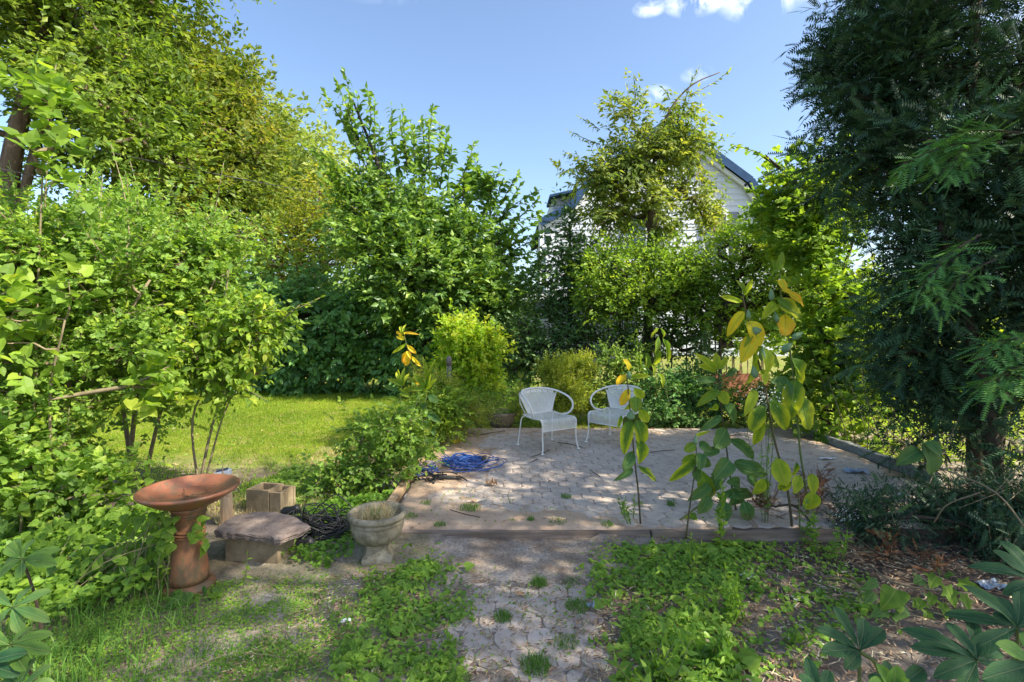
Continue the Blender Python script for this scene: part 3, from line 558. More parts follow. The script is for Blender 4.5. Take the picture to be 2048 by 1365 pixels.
cover('mixed_weeds', 'taller pointed weeds growing through the ground ivy', gpoly([(1185, 1092), (1440, 1072), (1490, 1110), (1475, 1170), (1430, 1225), (1460, 1290), (1480, 1420), (1270, 1420), (1225, 1320), (1262, 1225), (1195, 1205)]), 1100, .055, M['weed'], .17, 27, leaf='lance', thr=.5, s=5)
cover('mixed_weeds', 'taller pointed weeds among the creeping weeds left of the path', gpoly([(740, 1115), (885, 1085), (915, 1150), (945, 1215), (900, 1270), (915, 1420), (640, 1420), (680, 1290)]), 700, .045, M['weed'], .1, 28, leaf='lance', thr=.5, s=5)
cover('creeping_weeds', 'strip of creeping weeds between the urn and the path', gpoly([(735, 1115), (800, 1082), (885, 1085), (915, 1150), (905, 1200), (945, 1215), (900, 1270), (915, 1420), (700, 1420), (680, 1290), (745, 1210)]), 2300, .028, M['cover'], .05, 22, big=1.2, thr=.48, s=5)
cover('clover_turf', 'trampled weedy turf of tiny leaves in front of the bird bath', gpoly([(-300, 1450), (-60, 1300), (300, 1200), (420, 1170), (560, 1140), (640, 1110), (740, 1120), (760, 1200), (690, 1300), (720, 1450)]), 14000, .019, M['cover'], .02, 23, thr=.5, s=4.5, leaf='ov4', stems=False)
cover('sparse_weeds', 'scattered small weeds on the dark soil below the tall milkweeds', gpoly([(1440, 1080), (1650, 1090), (1700, 1150), (1760, 1230), (1650, 1300), (1500, 1400), (1450, 1300), (1430, 1180)]), 1500, .03, M['weed'], .07, 24, thr=.56, s=6)
cover('leafy_undergrowth', 'low broad leaves around the black cables and under the left shrubs', gpoly([(560, 1120), (610, 1030), (700, 1000), (790, 1010), (700, 1060), (705, 1110), (640, 1150)]), 2600, .032, M['weed'], .16, 25, thr=.25)
cover('lawn_weeds', 'leafy weeds scattered over the thin lawn behind the seat slab', gpoly([(450, 1010), (520, 960), (640, 930), (700, 960), (760, 1000), (640, 1010), (560, 1020)]), 2600, .035, M['rose'], .12, 26, thr=.42, s=3)
cover('path_weeds', 'small seedlings sprouting along the path and its joints', [(-.4, 2.1), (.52, 2.1), (.52, 3.56), (-.4, 3.56)], 420, .02, M['cover'], .03, 41, thr=.62, s=7, leaf='ov4', big=.8)
cover('patio_weeds', 'tiny weeds on the dusty front and left margins of the patio', [(-.85, 3.72), (1.6, 3.74), (1.5, 3.9), (.3, 4.1), (-.3, 4.6), (-.85, 5.0)], 330, .02, M['cover'], .03, 42, thr=.6, s=6, leaf='ov4')
bpy.data.objects['patio_weeds'].location.z += .1
cover('lawn_clover', 'darker clover and plantain patches in the sunlit lawn', [(-6, 5.2), (-1.4, 5.4), (-1.6, 9.5), (-8, 10)], 3200, .04, M['mid'], .03, 43, thr=.55, s=1.6, leaf='ov4', stems=False)
cover('lawn_leaves', 'dry fallen leaves scattered on the lawn and soil', [(-5, 3.6), (-.9, 3.4), (-1.2, 9), (-6, 9)], 260, .05, M['straw'], .015, 44, thr=.3, s=3, leaf='ov4', stems=False, nup=2.)
def turfblades():
    rng = RNG(29); X, Y = polysample(rng, gpoly([(-300, 1450), (-60, 1280), (300, 1190), (560, 1140), (740, 1120), (760, 1200), (700, 1450)]), 7000, .53, 3.2, .05)
    tm = TM(); blades(tm, rng, X, Y, 0*X, rng.uniform(.01, .045, len(X)), np.full(len(X), .0035), rng.random(len(X)), 1.2)
    stuff(tm.build('turf_grass', M['grassd']), 'short uneven grass in the trodden turf at the lower left', 'grass')
    X, Y = polysample(rng, gpoly([(-300, 1480), (-100, 1290), (200, 1215), (330, 1200), (420, 1240), (300, 1320), (260, 1480)]), 900)
    tm = TM(); blades(tm, rng, X, Y, 0*X, rng.uniform(.07, .19, len(X)), np.full(len(X), .006), rng.random(len(X)), 1.5)
    stuff(tm.build('long_grass', M['grassd']), 'longer bent grass at the foot of the vine in the lower left', 'grass')
turfblades()
def mulch():
    rng = RNG(31); tm = TM()
    def bits(X, Y, Z, l, w, v):
        n = len(X); a = rng.uniform(0, np.pi, n); d = np.stack([np.cos(a), np.sin(a), rng.normal(0, .15, n)], 1)*l[:, None]; s = np.stack([-np.sin(a), np.cos(a), a*0], 1)*w[:, None]; c = np.stack([X, Y, Z], 1); u = np.array([0, 0, .004])
        V = np.stack([c-d-s, c-d+s, c+d+s*.5, c+d-s*.5, c+u], 1); T = np.array([(0, 4, 1), (1, 4, 2), (2, 4, 3), (3, 4, 0)])
        tm.add(V.reshape(-1, 3), (T[None]+np.arange(n)[:, None, None]*5).reshape(-1, 3), np.repeat(v, 4))
    X, Y = polysample(rng, gpoly([(1180, 1100), (1650, 1075), (2300, 1050), (2500, 1500), (1200, 1500)]), 9000); bits(X, Y, .016+0*X+rng.uniform(0, .01, len(X)), rng.uniform(.004, .03, len(X)), rng.uniform(.001, .005, len(X)), rng.random(len(X))**1.5)
    X, Y = polysample(rng, gpoly([(300, 1480), (740, 1090), (1200, 1080), (1300, 1480)]), 5500); bits(X, Y, .014+0*X, rng.uniform(.003, .02, len(X)), rng.uniform(.0008, .003, len(X)), rng.random(len(X)))
    X = rng.uniform(x0, x1, 4500); Y = rng.uniform(y0, y1, 4500); k = (rng.random(4500) < .15+.9*np.clip(1-(X-x0)/1.6, 0, 1)) | (Y > 6.6); X, Y = X[k], Y[k]; bits(X, Y, .112+0*X, rng.uniform(.003, .025, len(X)), rng.uniform(.0008, .0035, len(X)), rng.random(len(X))*.7)
    stuff(tm.build('mulch_litter', M['mulch']), 'wood chips, straw and twig crumbs on the soil, path and patio', 'litter')
mulch()
# ------------------------------------------------------------------ house and far structures
def house():
    Y = 22.; S = Y/F
    t = thing('house', 'white gambrel-roofed house seen behind the cherry tree', 'house', (6.68, Y, 0))
    X = lambda px: (px-1024)*S
    Z = lambda py: H+(HY-py)*S
    pk = (X(1335), Z(250)); cx = pk[0]; br = (X(1492), Z(366)); ls = (X(1524), Z(415)); ev = (X(1584), Z(443))
    half = [(0, pk[1]), (br[0]-cx, br[1]), (ls[0]-cx, ls[1]), (ev[0]-cx, ev[1])]
    def hw(z):   # half width of the gable at height z
        wall = X(1578)-cx
        if z <= half[3][1]: return wall
        for (a0, z0), (a1, z1) in zip(half[:-1], half[1:]):
            if z1 <= z <= z0: return a0+(a1-a0)*(z0-z)/(z0-z1)-.08
        return 0
    W_ = TM(); zs = np.linspace(0, pk[1]-.05, 60); w = np.array([max(hw(z)-.03, .01) for z in zs])
    for yy in (Y, Y+9):
        V = np.concatenate([np.stack([cx-w, w*0+yy, zs], 1), np.stack([cx+w, w*0+yy, zs], 1)]); i = np.arange(59); W_.add(V, np.concatenate([np.stack([i, i+60, i+61], 1), np.stack([i, i+61, i+1], 1)]))
    for s in (-1, 1):
        xw = cx+s*(X(1578)-cx-.03); W_.add([(xw, Y, 0), (xw, Y+9, 0), (xw, Y+9, half[3][1]), (xw, Y, half[3][1])], [(0, 1, 2), (0, 2, 3)])
    W_.build('wall', M['siding'], t)
    bh = .258; z = .3
    while z+bh < pk[1]-.2:
        a = hw(z); b = hw(z+bh); c = min(a, b)
        if c > .15:
            def fb(bm, a=a, b=b):
                lo = [(-a, -.035, 0), (a, -.035, 0), (a, 0, 0), (-a, 0, 0)]; hi = [(-b, -.008, bh), (b, -.008, bh), (b, 0, bh), (-b, 0, bh)]
                L_ = [bm.verts.new(v) for v in lo]; U = [bm.verts.new(v) for v in hi]; bm.faces.new(L_[::-1]); bm.faces.new(U)
                for i in range(4): bm.faces.new((L_[i], L_[(i+1) % 4], U[(i+1) % 4], U[i]))
            bm_obj('siding_board', M['siding'], fb, t, (cx, Y-.002, z))
        z += bh
    rf = TM(); prof = [(ev[0]+.15-cx, ev[1]-.08), (ls[0]-cx+.08, ls[1]+.03), (br[0]-cx+.06, br[1]+.05), (0, pk[1]+.1)]
    full = [(-a, b) for a, b in prof]+[(a, b) for a, b in prof[::-1][1:]]
    y0_, y1_ = Y-.35, Y+9.3
    for (a0, z0), (a1, z1) in zip(full[:-1], full[1:]):
        n = nrm(np.array([-(z1-z0), 0, a1-a0])); q = [np.array([cx+a0, 0, z0]), np.array([cx+a1, 0, z1])]; V = []
        for yy in (y0_, y1_):
            for off in (0, .12):
                for p_ in q: V.append(p_+n*off+np.array([0, yy, 0]))
        rf.add(V, [(0, 1, 3), (0, 3, 2), (4, 7, 5), (4, 6, 7), (2, 3, 7), (2, 7, 6), (0, 4, 5), (0, 5, 1), (0, 2, 6), (0, 6, 4), (1, 5, 7), (1, 7, 3)])
    roof = rf.build('roof', M['roof'], t)
    for (a0, z0), (a1, z1) in zip(full[:-1], full[1:]):
        f_ = TM(); p0 = np.array([cx+a0, y0_-.03, z0-.03]); p1 = np.array([cx+a1, y0_-.03, z1-.03]); n = nrm(np.array([-(z1-z0), 0, a1-a0]))
        V = [p0-n*.17, p1-n*.17, p1+n*.15, p0+n*.15]; V += [v+np.array([0, .028, 0]) for v in V]
        f_.add(V, [(0, 1, 2), (0, 2, 3), (4, 6, 5), (4, 7, 6), (0, 4, 5), (0, 5, 1), (3, 2, 6), (3, 6, 7)]); f_.build('rake_board', M['trim'], t)
        g_ = TM(); V = [p0-n*.32, p1-n*.32, p1-n*.175, p0-n*.175]; V = [v+np.array([0, .14, 0]) for v in V]+[v+np.array([0, .3, 0]) for v in V]
        g_.add(V, [(0, 1, 2), (0, 2, 3), (4, 6, 5), (4, 7, 6), (0, 4, 5), (0, 5, 1), (3, 2, 6), (3, 6, 7)]); g_.build('rake_trim', M['trimw'], t)
    # shed dormer on the left slope
    dm = bm_obj('dormer', M['siding'], prism([(-.75, -.6), (.6, -.6), (.6, 3), (-.75, 3)], -.5, .38), t, (X(1142), Y+1.2, Z(405)))
    for nm, m_, a_ in (('dormer_roof', M['trim'], ((X(1140), Y+1.1, Z(405)+.47), (1.75, 2.2, .1))),):
        bm_obj(nm, m_, boxfn(*a_[1]), t, a_[0], (0, R(-12), 0))
    # windows
    def window(px0, px1, py0, py1, shutter=True, cross=1):
        xa, xb, za, zb = X(px0), X(px1), Z(py1), Z(py0); w_, h_ = xb-xa, zb-za
        def fr(bm):
            for sx, sz, c in ((w_+.2, .12, (0, 0, h_/2+.06)), (w_+.2, .12, (0, 0, -h_/2-.06)), (.1, h_, (-w_/2-.05, 0, 0)), (.1, h_, (w_/2+.05, 0, 0)), (w_, .06, (0, 0, 0))):
                r = bmesh.ops.create_cube(bm, size=1); bmesh.ops.scale(bm, verts=r['verts'], vec=(sx, .12, sz)); bmesh.ops.translate(bm, verts=r['verts'], vec=c)
        f = bm_obj('window', M['trimw'], fr, t, ((xa+xb)/2, Y-.06, (za+zb)/2)); f['_o'] = [(xa+xb)/2, Y-.06, (za+zb)/2]
        for dz in (-h_/4, h_/4): bm_obj('pane', M['glass'], boxfn(w_-.02, .02, h_/2-.07), f, ((xa+xb)/2, Y-.045, (za+zb)/2+dz))
        if shutter: bm_obj('shutter', M['shut'], boxfn(.42, .05, h_+.15), t, (xb+.36, Y-.07, (za+zb)/2), bevel=.01)
    window(1408, 1450, 430, 520); window(1088, 1100, 452, 490, False); window(1250, 1290, 430, 520); window(1368, 1382, 326, 344, False)
    dp = TM(); tube(dp, [(X(1080), Y-.15, Z(432)), (X(1080), Y-.15, 0)], .07, 8); dp.build('downspout', M['trimw'], t)
house()
def garage():
    t = thing('garage', 'low dark garage with white fascia seen through the gap left of the house', 'garage', (2.0, 17.5, 0))
    bm_obj('wall', M['shut'], boxfn(4.2, 3, 2.3), t, (2.2, 19, 1.15)); bm_obj('fascia', M['trimw'], boxfn(4.6, .1, .16), t, (2.2, 17.35, 2.4)); bm_obj('roof', M['roof'], boxfn(4.6, 3.4, .12), t, (2.2, 19.1, 2.545))
    t = thing('neighbour_shed', 'pale shed wall glimpsed through the left hedge', 'shed', (-7.5, 16, 0))
    bm_obj('wall', M['siding'], boxfn(5, 3, 2.2), t, (-7.5, 17.5, 1.1)); bm_obj('roof', M['roof'], boxfn(5.4, 3.4, .15), t, (-7.5, 17.5, 2.28))
    t = thing('planter_box', 'reddish wooden planter with pale upright sticks beyond the patio', 'planter', (P(1480, 760, 8.8)[0], 8.8, 0))
    for i in range(3): bm_obj('board', M['brickred'], boxfn(1.0, .03, .13), t, (P(1480, 760, 8.8)[0], 8.8, .34+i*.135), bevel=.006)
    for i in range(3): bm_obj('post', M['brickred'], boxfn(.05, .05, .72), t, (P(1480, 760, 8.8)[0]-.45+.45*i, 8.86, .36), bevel=.006)
    for i in range(11):
        q = TM(); xx = P(1445, 700, 8.95)[0]+i*.075; tube(q, [(xx, 8.95, .2), (xx+.02*((i*7) % 5-2), 8.97, .82+.06*((i*5) % 4))], .011, 5); q.build('stick', M['splint'], t)
garage()
# wires
def wire(a, b, sag, r, label, cat='wire'):
    a, b = np.array(a), np.array(b); t = np.linspace(0, 1, 24)[:, None]; p = a+(b-a)*t; p[:, 2] -= (sag*4*t*(1-t))[:, 0]; q = TM(); tube(q, p, r, 5)
    return tag(q.build('overhead_wire', M['wire'], at=a), label, cat)
wire(P(80, 275, 10), P(1085, 440, 21.6), .3, .012, 'upper black cable running from the left trees to the corner of the house')
wire(P(-40, 330, 10), P(1130, 485, 24), .5, .01, 'lower thin cable crossing the sky left of the house')
wire(P(1085, 441, 21.6), P(1500, 455, 21.5), .1, .012, 'dark cable running across the gable of the house')
# ------------------------------------------------------------------ trees and shrubs
g = lambda px, Y: ((px-1024)/F*Y, Y, 0.)
def pp(lst): return [P(*q) for q in lst]
# far wood closing the horizon
def farwood():
    rng = RNG(77); tm = TM()
    for i in range(46):
        X = -52+i*2.3+rng.normal(0, .6); Yy = 38+rng.normal(0, 3); r = rng.uniform(2.2, 3.6); hgt = rng.uniform(3.0, 5.5)
        if -2 < X < 5: hgt *= .55
        C, N = blobsample(rng, [(np.array([X, Yy, hgt*.5]), (r, r, hgt*.62))], 260, .3); D = nrm(N+rng.normal(0, .5, C.shape)); cloud(tm, C, D, nrm(N+np.array([0, 0, .6])+rng.normal(0, .4, C.shape)), rng.uniform(.4, .9, len(C)), 'dia', rng.random()*.5+.5*rng.random(len(C)))
    stuff(tm.build('far_trees', M['mid']), 'far line of trees beyond the neighbouring gardens', 'trees')
farwood()
plant('maple_tree', 'tall maple at the upper left with trunk and forked limbs at the picture edge', 'tree', g(10, 12), [(pp([(10, 900, 12), (8, 600, 12), (15, 380, 12), (40, 240, 12), (75, 120, 12), (110, 0, 12)]), .27, .12), (pp([(12, 470, 12), (-40, 300, 12.4), (-90, 100, 12.6)]), .16, .09), (pp([(40, 420, 12.1), (62, 330, 12.2), (85, 260, 12.4), (160, 150, 12.6), (230, 60, 13)]), .11, .06)],
      [B(60, -60, 12, 270, 170, 2.5), B(190, 70, 12, 140, 130, 2.2), B(250, 190, 11.6, 125, 110, 2.2, 1.2), B(130, 170, 12.8, 130, 90, 1.6, .7), B(300, 300, 11.5, 85, 60, 1.6, .9), B(150, 330, 14, 130, 60, 1.6, .7), B(200, -200, 12, 300, 150, 3, .5)],
      101, 600, .3, 13, .5, 7, 'dia', .155, M['maple'], M['bark'], rtip=.012)
plant('maple_tree', 'round-topped maple with browning crown beside the taller maple', 'tree', g(245, 15), [(pp([(238, 800, 15), (236, 500, 15), (240, 300, 15), (300, 180, 15)]), .22, .1), (pp([(236, 420, 15), (330, 300, 15), (400, 200, 15)]), .12, .06)],
      [B(400, 150, 15, 110, 85, 2.4), B(450, 240, 15, 110, 100, 2.4), B(370, 290, 14.4, 150, 100, 2.4, 1.1), B(490, 350, 14.6, 80, 90, 2), B(420, 420, 14.2, 130, 80, 2, .8), B(320, 180, 15.5, 80, 90, 2)],
      102, 520, .33, 13, .55, 7, 'dia', .175, M['maple2'], M['bark'], rtip=.014)
plant('pale_tree', 'distant pale feathery tree just right of the maples', 'tree', g(600, 24), [(pp([(600, 700, 24), (600, 450, 24), (590, 300, 24)]), .25, .1)],
      [B(585, 290, 24, 55, 50, 2.2), B(630, 350, 24, 70, 50, 2.5), B(560, 380, 24, 60, 70, 2), B(680, 400, 23, 70, 50, 2.5)], 103, 170, .55, 6, 1.0, 7, 'dia', .3, M['pale'], M['bark'])
plant('golden_tree', 'small yellow-green tree between the maples and the elm', 'tree', g(640, 13.5), [(pp([(650, 780, 13.5), (650, 560, 13.5), (640, 450, 13.5)]), .12, .06)],
      [B(640, 400, 13.5, 60, 38, 1.2), B(600, 470, 13.4, 70, 60, 1.2), B(680, 460, 13.2, 70, 70, 1.2), B(570, 560, 13, 60, 80, 1.2)], 104, 190, .22, 7, .4, 8, 'ov4', .1, M['gold'], M['bark'])
plant('linden_tree', 'mid-green tree filling the gap above the left end of the hedge', 'tree', g(540, 13), [(pp([(540, 780, 13), (540, 560, 13), (530, 470, 13)]), .14, .06)],
      [B(500, 500, 13, 90, 80, 1.3), B(600, 540, 12.6, 100, 80, 1.3), B(400, 560, 13, 110, 90, 1.4), B(260, 540, 13, 120, 110, 1.4), B(100, 560, 13, 130, 130, 1.4), B(700, 500, 12.4, 70, 70, 1.)], 105, 420, .25, 7, .45, 7, 'ov4', .12, M['mid'], M['bark'])
# vine covered hedge
def hedge(label, pxs, Y, top, bot, seed, ncl, size=.14, m='vine', leaf='ov4', cat='hedge', name='vine_hedge', depth=.9, base=None):
    bl = [B(px, (top+bot)/2, Y, 75, (bot-top)/2, depth) for px in pxs]
    st = [([np.array([*g(px, Y)[:2], 0]), P(px+10, (top+bot)/2, Y), P(px-6, top+50, Y)], .05, .02) for px in pxs]
    return plant(name, label, cat, g(np.mean(pxs), Y), st, bl, seed, ncl, .16, 6, .34, 7, leaf, size, M[m], M['twigd'], names=('stems', 'foliage'), zmin=.1, group='vine covered hedge sections', nup=.35, outw=1., upw=.1, hang=.35, shell=.3)
hedge('dark vine-covered hedge section beyond the left shrubs, left end of the lawn edge', [60, 180, 300, 420], 11.6, 560, 800, 110, 330)
hedge('dark glossy vine-covered hedge section at the back of the lawn under the elm', [520, 600, 690, 760], 11.3, 540, 800, 111, 520)
hedge('dark vine-covered hedge section behind the bright shrub', [830, 910, 990], 11.0, 560, 800, 112, 380)
# elm with long leafy shoots
E = 10.6
shoots = []
for a, b in (((735, 330), (690, 146)), ((722, 300), (650, 186)), ((720, 330), (672, 160)), ((800, 340), (782, 212)), ((815, 330), (805, 216)), ((858, 330), (866, 214)), ((850, 360), (843, 238)), ((880, 380), (893, 268)), ((905, 400), (948, 286)), ((925, 400), (940, 318)), ((745, 400), (612, 285)), ((740, 420), (640, 300)), ((735, 300), (735, 180)),
             ((960, 440), (1000, 335)), ((985, 440), (1035, 350)), ((990, 450), (1078, 380)), ((980, 490), (1080, 426)), ((960, 380), (955, 338)), ((1000, 500), (1075, 468)), ((905, 430), (952, 345)), ((760, 350), (760, 250)), ((830, 400), (828, 270)), ((700, 400), (640, 330)), ((980, 520), (1062, 505)), ((960, 400), (975, 350))):
    dy = RNG(a[0]).uniform(-.5, .5); shoots.append((P(*a, E), P(*b, E+dy), 50)); shoots.append((P(a[0]+14, a[1]+10, E), P(b[0]*.8+a[0]*.2+14, b[1]*.8+a[1]*.2+6, E+dy+.1), 36))
plant('elm_tree', 'bushy young elm with long leafy shoots against the sky', 'tree', g(850, E), [(pp([(850, 790, E), (840, 600, E), (820, 500, E), (790, 430, E), (745, 300, E), (705, 200, E)]), .09, .02), (pp([(845, 640, E), (800, 480, E-.2), (760, 400, E-.2)]), .05, .02), (pp([(850, 640, E), (900, 500, E), (940, 420, E)]), .05, .02), (pp([(850, 680, E), (940, 560, E-.2), (1000, 480, E-.2)]), .05, .02), (pp([(840, 560, E), (845, 450, E), (850, 340, E)]), .04, .015)],
      [B(735, 370, E, 36, 70, .4, .6), B(800, 440, E, 85, 80, .8), B(870, 470, E, 80, 80, .8), B(950, 510, E, 75, 70, .8), B(760, 500, E-.3, 90, 80, 1.), B(860, 560, E-.4, 130, 90, 1.), B(960, 600, E-.2, 90, 100, .9), B(1020, 560, E, 60, 70, .6, .5), B(700, 440, E, 60, 60, .7, .8)],
      120, 430, .18, 7, .42, 8, 'ov4', .14, M['elm'], M['twigd'], shoots=shoots, upw=.5, shs=1.45, wand=(26, .7, 18))
# left lobed-leaf shrubs
sh = lambda lst, Y: [([g(a, Y), P(a+(b-a)*.4, HY+(c-HY)*.4+80, Y), P(b, c, Y)], .028, .01) for a, b, c in lst]
def lsh(lst): return [(P(*a), P(*b), k) for a, b, k in lst]
plant('rose_of_sharon_shrub', 'large airy shrub with small lobed leaves filling the left edge', 'shrub', g(130, 4.1), [([g(133, 4.1), P(132, 880, 4.1), P(140, 780, 4.1), P(100, 620, 4.1)], .03, .015), ([g(133, 4.1), P(150, 800, 4.1), P(210, 700, 4.2), P(300, 560, 4.3)], .02, .01), ([g(100, 4.1), P(60, 750, 4.0), P(0, 560, 4)], .02, .01)],
      [B(60, 500, 4.0, 130, 130, .5), B(170, 560, 4.2, 160, 140, .55), B(60, 720, 4.0, 130, 150, .5), B(210, 740, 4.2, 140, 130, .5), B(-60, 650, 3.9, 100, 180, .5), B(100, 870, 4.2, 120, 60, .4, .8)],
      130, 310, .09, 7, .22, 9, 'lobe', .05, M['rose'], M['twig'], rtip=.0035, names=('stems', 'foliage'), shoots=lsh([((85, 500, 4.1), (112, 130, 4.1), 44), ((260, 480, 4.2), (222, 290, 4.3), 30), ((30, 460, 4.0), (20, 330, 4), 20), ((200, 480, 4.2), (205, 350, 4.3), 22), ((150, 500, 4.2), (160, 380, 4.2), 22)]), sizevar=.4, wand=(34, .45, 16), shr=.006, shs=1.1)
plant('rose_of_sharon_shrub', 'broad shrub with arching pale twigs left of the lawn', 'shrub', g(300, 4.9), [([g(255, 4.9), P(280, 760, 4.9), P(340, 600, 4.9)], .025, .01), ([g(270, 4.9), P(230, 720, 5), P(200, 560, 5)], .025, .01), ([g(285, 4.9), P(340, 760, 4.8), P(430, 560, 4.8)], .02, .008)],
      [B(300, 520, 4.9, 150, 110, .5), B(400, 560, 4.9, 120, 110, .45), B(320, 680, 4.8, 140, 120, .5), B(430, 470, 5, 80, 60, .35, .7), B(310, 810, 4.7, 90, 60, .3, .7), B(230, 430, 5.1, 150, 60, .5)],
      131, 265, .1, 7, .25, 9, 'lobe', .05, M['rose'], M['twig'], rtip=.0035, names=('stems', 'foliage'), sizevar=.4, wand=(36, .5, 18), shr=.006, shs=1.1, shoots=lsh([((300, 600, 4.8), (420, 430, 4.8), 20), ((330, 560, 4.8), (470, 420, 4.9), 22), ((180, 500, 5), (250, 350, 5), 20)]))
plant('sapling', 'young sapling with pointed leaves leaning over the lawn edge', 'sapling', g(395, 4.6), [([g(395, 4.6), P(420, 870, 4.6), P(455, 760, 4.6), P(500, 700, 4.6)], .014, .006), ([g(400, 4.6), P(385, 840, 4.5), P(430, 730, 4.5), P(455, 540, 4.5)], .012, .004), ([g(400, 4.6), P(460, 800, 4.6), P(540, 730, 4.6)], .01, .004)],
      [B(470, 660, 4.5, 90, 70, .3), B(520, 650, 4.6, 70, 60, .3), B(440, 740, 4.5, 60, 70, .25), B(500, 740, 4.6, 50, 40, .2, .7), B(380, 700, 4.4, 60, 60, .25)],
      132, 80, .07, 6, .2, 7, 'oval', .066, M['nmaple'], M['twig'], rtip=.003, names=('stems', 'foliage'), shoots=lsh([((455, 640, 4.5), (458, 540, 4.5), 24), ((540, 640, 4.6), (640, 596, 4.6), 18), ((480, 700, 4.5), (600, 610, 4.5), 22), ((460, 760, 4.5), (530, 800, 4.4), 14)]), mode='pair', hang=.35)
plant('mulberry_sapling', 'mulberry shoots with a few large bright leaves among the left shrub', 'sapling', g(110, 3.7), [([g(112, 3.7), P(100, 800, 3.7), P(130, 640, 3.6)], .012, .006), ([g(60, 3.7), P(75, 600, 3.8), P(85, 350, 3.8)], .012, .005)],
      [B(140, 580, 3.55, 60, 40, .15), B(90, 730, 3.4, 60, 50, .2), B(90, 200, 3.8, 45, 90, .15, 1.2), B(90, 330, 3.8, 60, 70, .2), B(330, 760, 4, 70, 50, .15), B(20, 640, 3.5, 60, 100, .2)],
      133, 40, .05, 3, .12, 4, 'heart', .1, M['nmaple'], M['twig'], rtip=.003, names=('stems', 'foliage'), wid=.9)
# vine around the bird bath (foliage mass) built as leaves later
plant('leafy_thicket', 'thicket of broad leaves at the foot of the left shrubs', 'shrub', g(60, 3.6), [([g(40, 3.6), P(50, 900, 3.6)], .01, .005)],
      [B(60, 960, 3.7, 130, 60, .3), B(180, 970, 3.8, 110, 40, .3), B(-40, 900, 3.5, 90, 100, .3)],
      134, 200, .08, 5, .12, 5, 'heart', .055, M['rose'], M['twig'], rtip=.002, names=('stems', 'foliage'), zmin=.06)
# shrubs at left edge of patio
plant('patio_edge_shrub', 'loose green shrub growing between the urn and the lawn', 'shrub', g(760, 4.75), [([g(760, 4.75), P(775, 880, 4.75), P(790, 820, 4.75)], .012, .005), ([g(740, 4.7), P(730, 900, 4.7), P(700, 870, 4.7)], .01, .004)],
      [B(800, 860, 4.8, 55, 70, .28), B(760, 930, 4.75, 75, 55, .28), B(700, 950, 4.7, 60, 45, .25), B(820, 900, 4.9, 40, 60, .25), B(650, 960, 4.6, 40, 35, .2, .6), B(720, 860, 4.9, 40, 40, .2, .5)],
      140, 120, .06, 6, .15, 7, 'oval', .05, M['rose'], M['twig'], rtip=.002, names=('stems', 'foliage'), zmin=.05, sizevar=.45, wand=(14, .18, 10), shr=.003, shs=1.)
plant('goldenrod_clump', 'dry yellowish goldenrod clump at the left patio corner', 'wild plant', g(890, 6.4), [([g(880, 6.4), P(882, 800, 6.4)], .008, .004), ([g(905, 6.4), P(915, 780, 6.4)], .008, .004)],
      [B(880, 790, 6.3, 45, 60, .3), B(920, 820, 6.5, 50, 45, .3), B(870, 850, 6.2, 40, 40, .25), B(950, 830, 6.7, 40, 35, .3), B(845, 760, 6.2, 30, 40, .2)],
      141, 150, .06, 6, .16, 9, 'lance', .05, M['goldrod'], M['twig'], rtip=.002, names=('stems', 'foliage'), zmin=.06, mode='rad', wand=(22, .2, 14), shr=.003, shs=1.)
plant('tall_weed_clump', 'tall loose weed clump between the milkweeds and the grey post', 'wild plant', g(850, 5.7), [([g(845, 5.7), P(850, 800, 5.7)], .007, .003), ([g(870, 5.8), P(875, 780, 5.8)], .007, .003), ([g(820, 5.6), P(815, 820, 5.6)], .006, .003)],
      [B(860, 830, 5.9, 45, 45, .2), B(890, 830, 6.0, 40, 55, .2), B(830, 880, 5.7, 45, 35, .2), B(900, 790, 6.3, 30, 40, .2, .7)],
      143, 110, .06, 6, .17, 8, 'ov4', .055, M['nmaple'], M['gstem'], rtip=.002, names=('stems', 'foliage'), zmin=.05, wand=(20, .22, 12), shr=.003, shs=1.)
plant('bright_shrub', 'lime-green shrub behind the grey post', 'shrub', g(925, 7.8), [([g(925, 7.8), P(930, 760, 7.8), P(930, 690, 7.8)], .02, .008)],
      [B(935, 690, 7.8, 50, 55, .4), B(950, 740, 7.7, 50, 50, .35), B(905, 700, 7.8, 35, 45, .3), B(975, 690, 7.8, 30, 30, .3, .7), B(910, 660, 7.8, 35, 25, .25, .7)],
      142, 110, .08, 7, .26, 9, 'ov4', .08, M['bright'], M['twig'], rtip=.003, names=('stems', 'foliage'), wand=(26, .34, 14), shr=.004, shs=1.1, mode='pair', upw=.4)
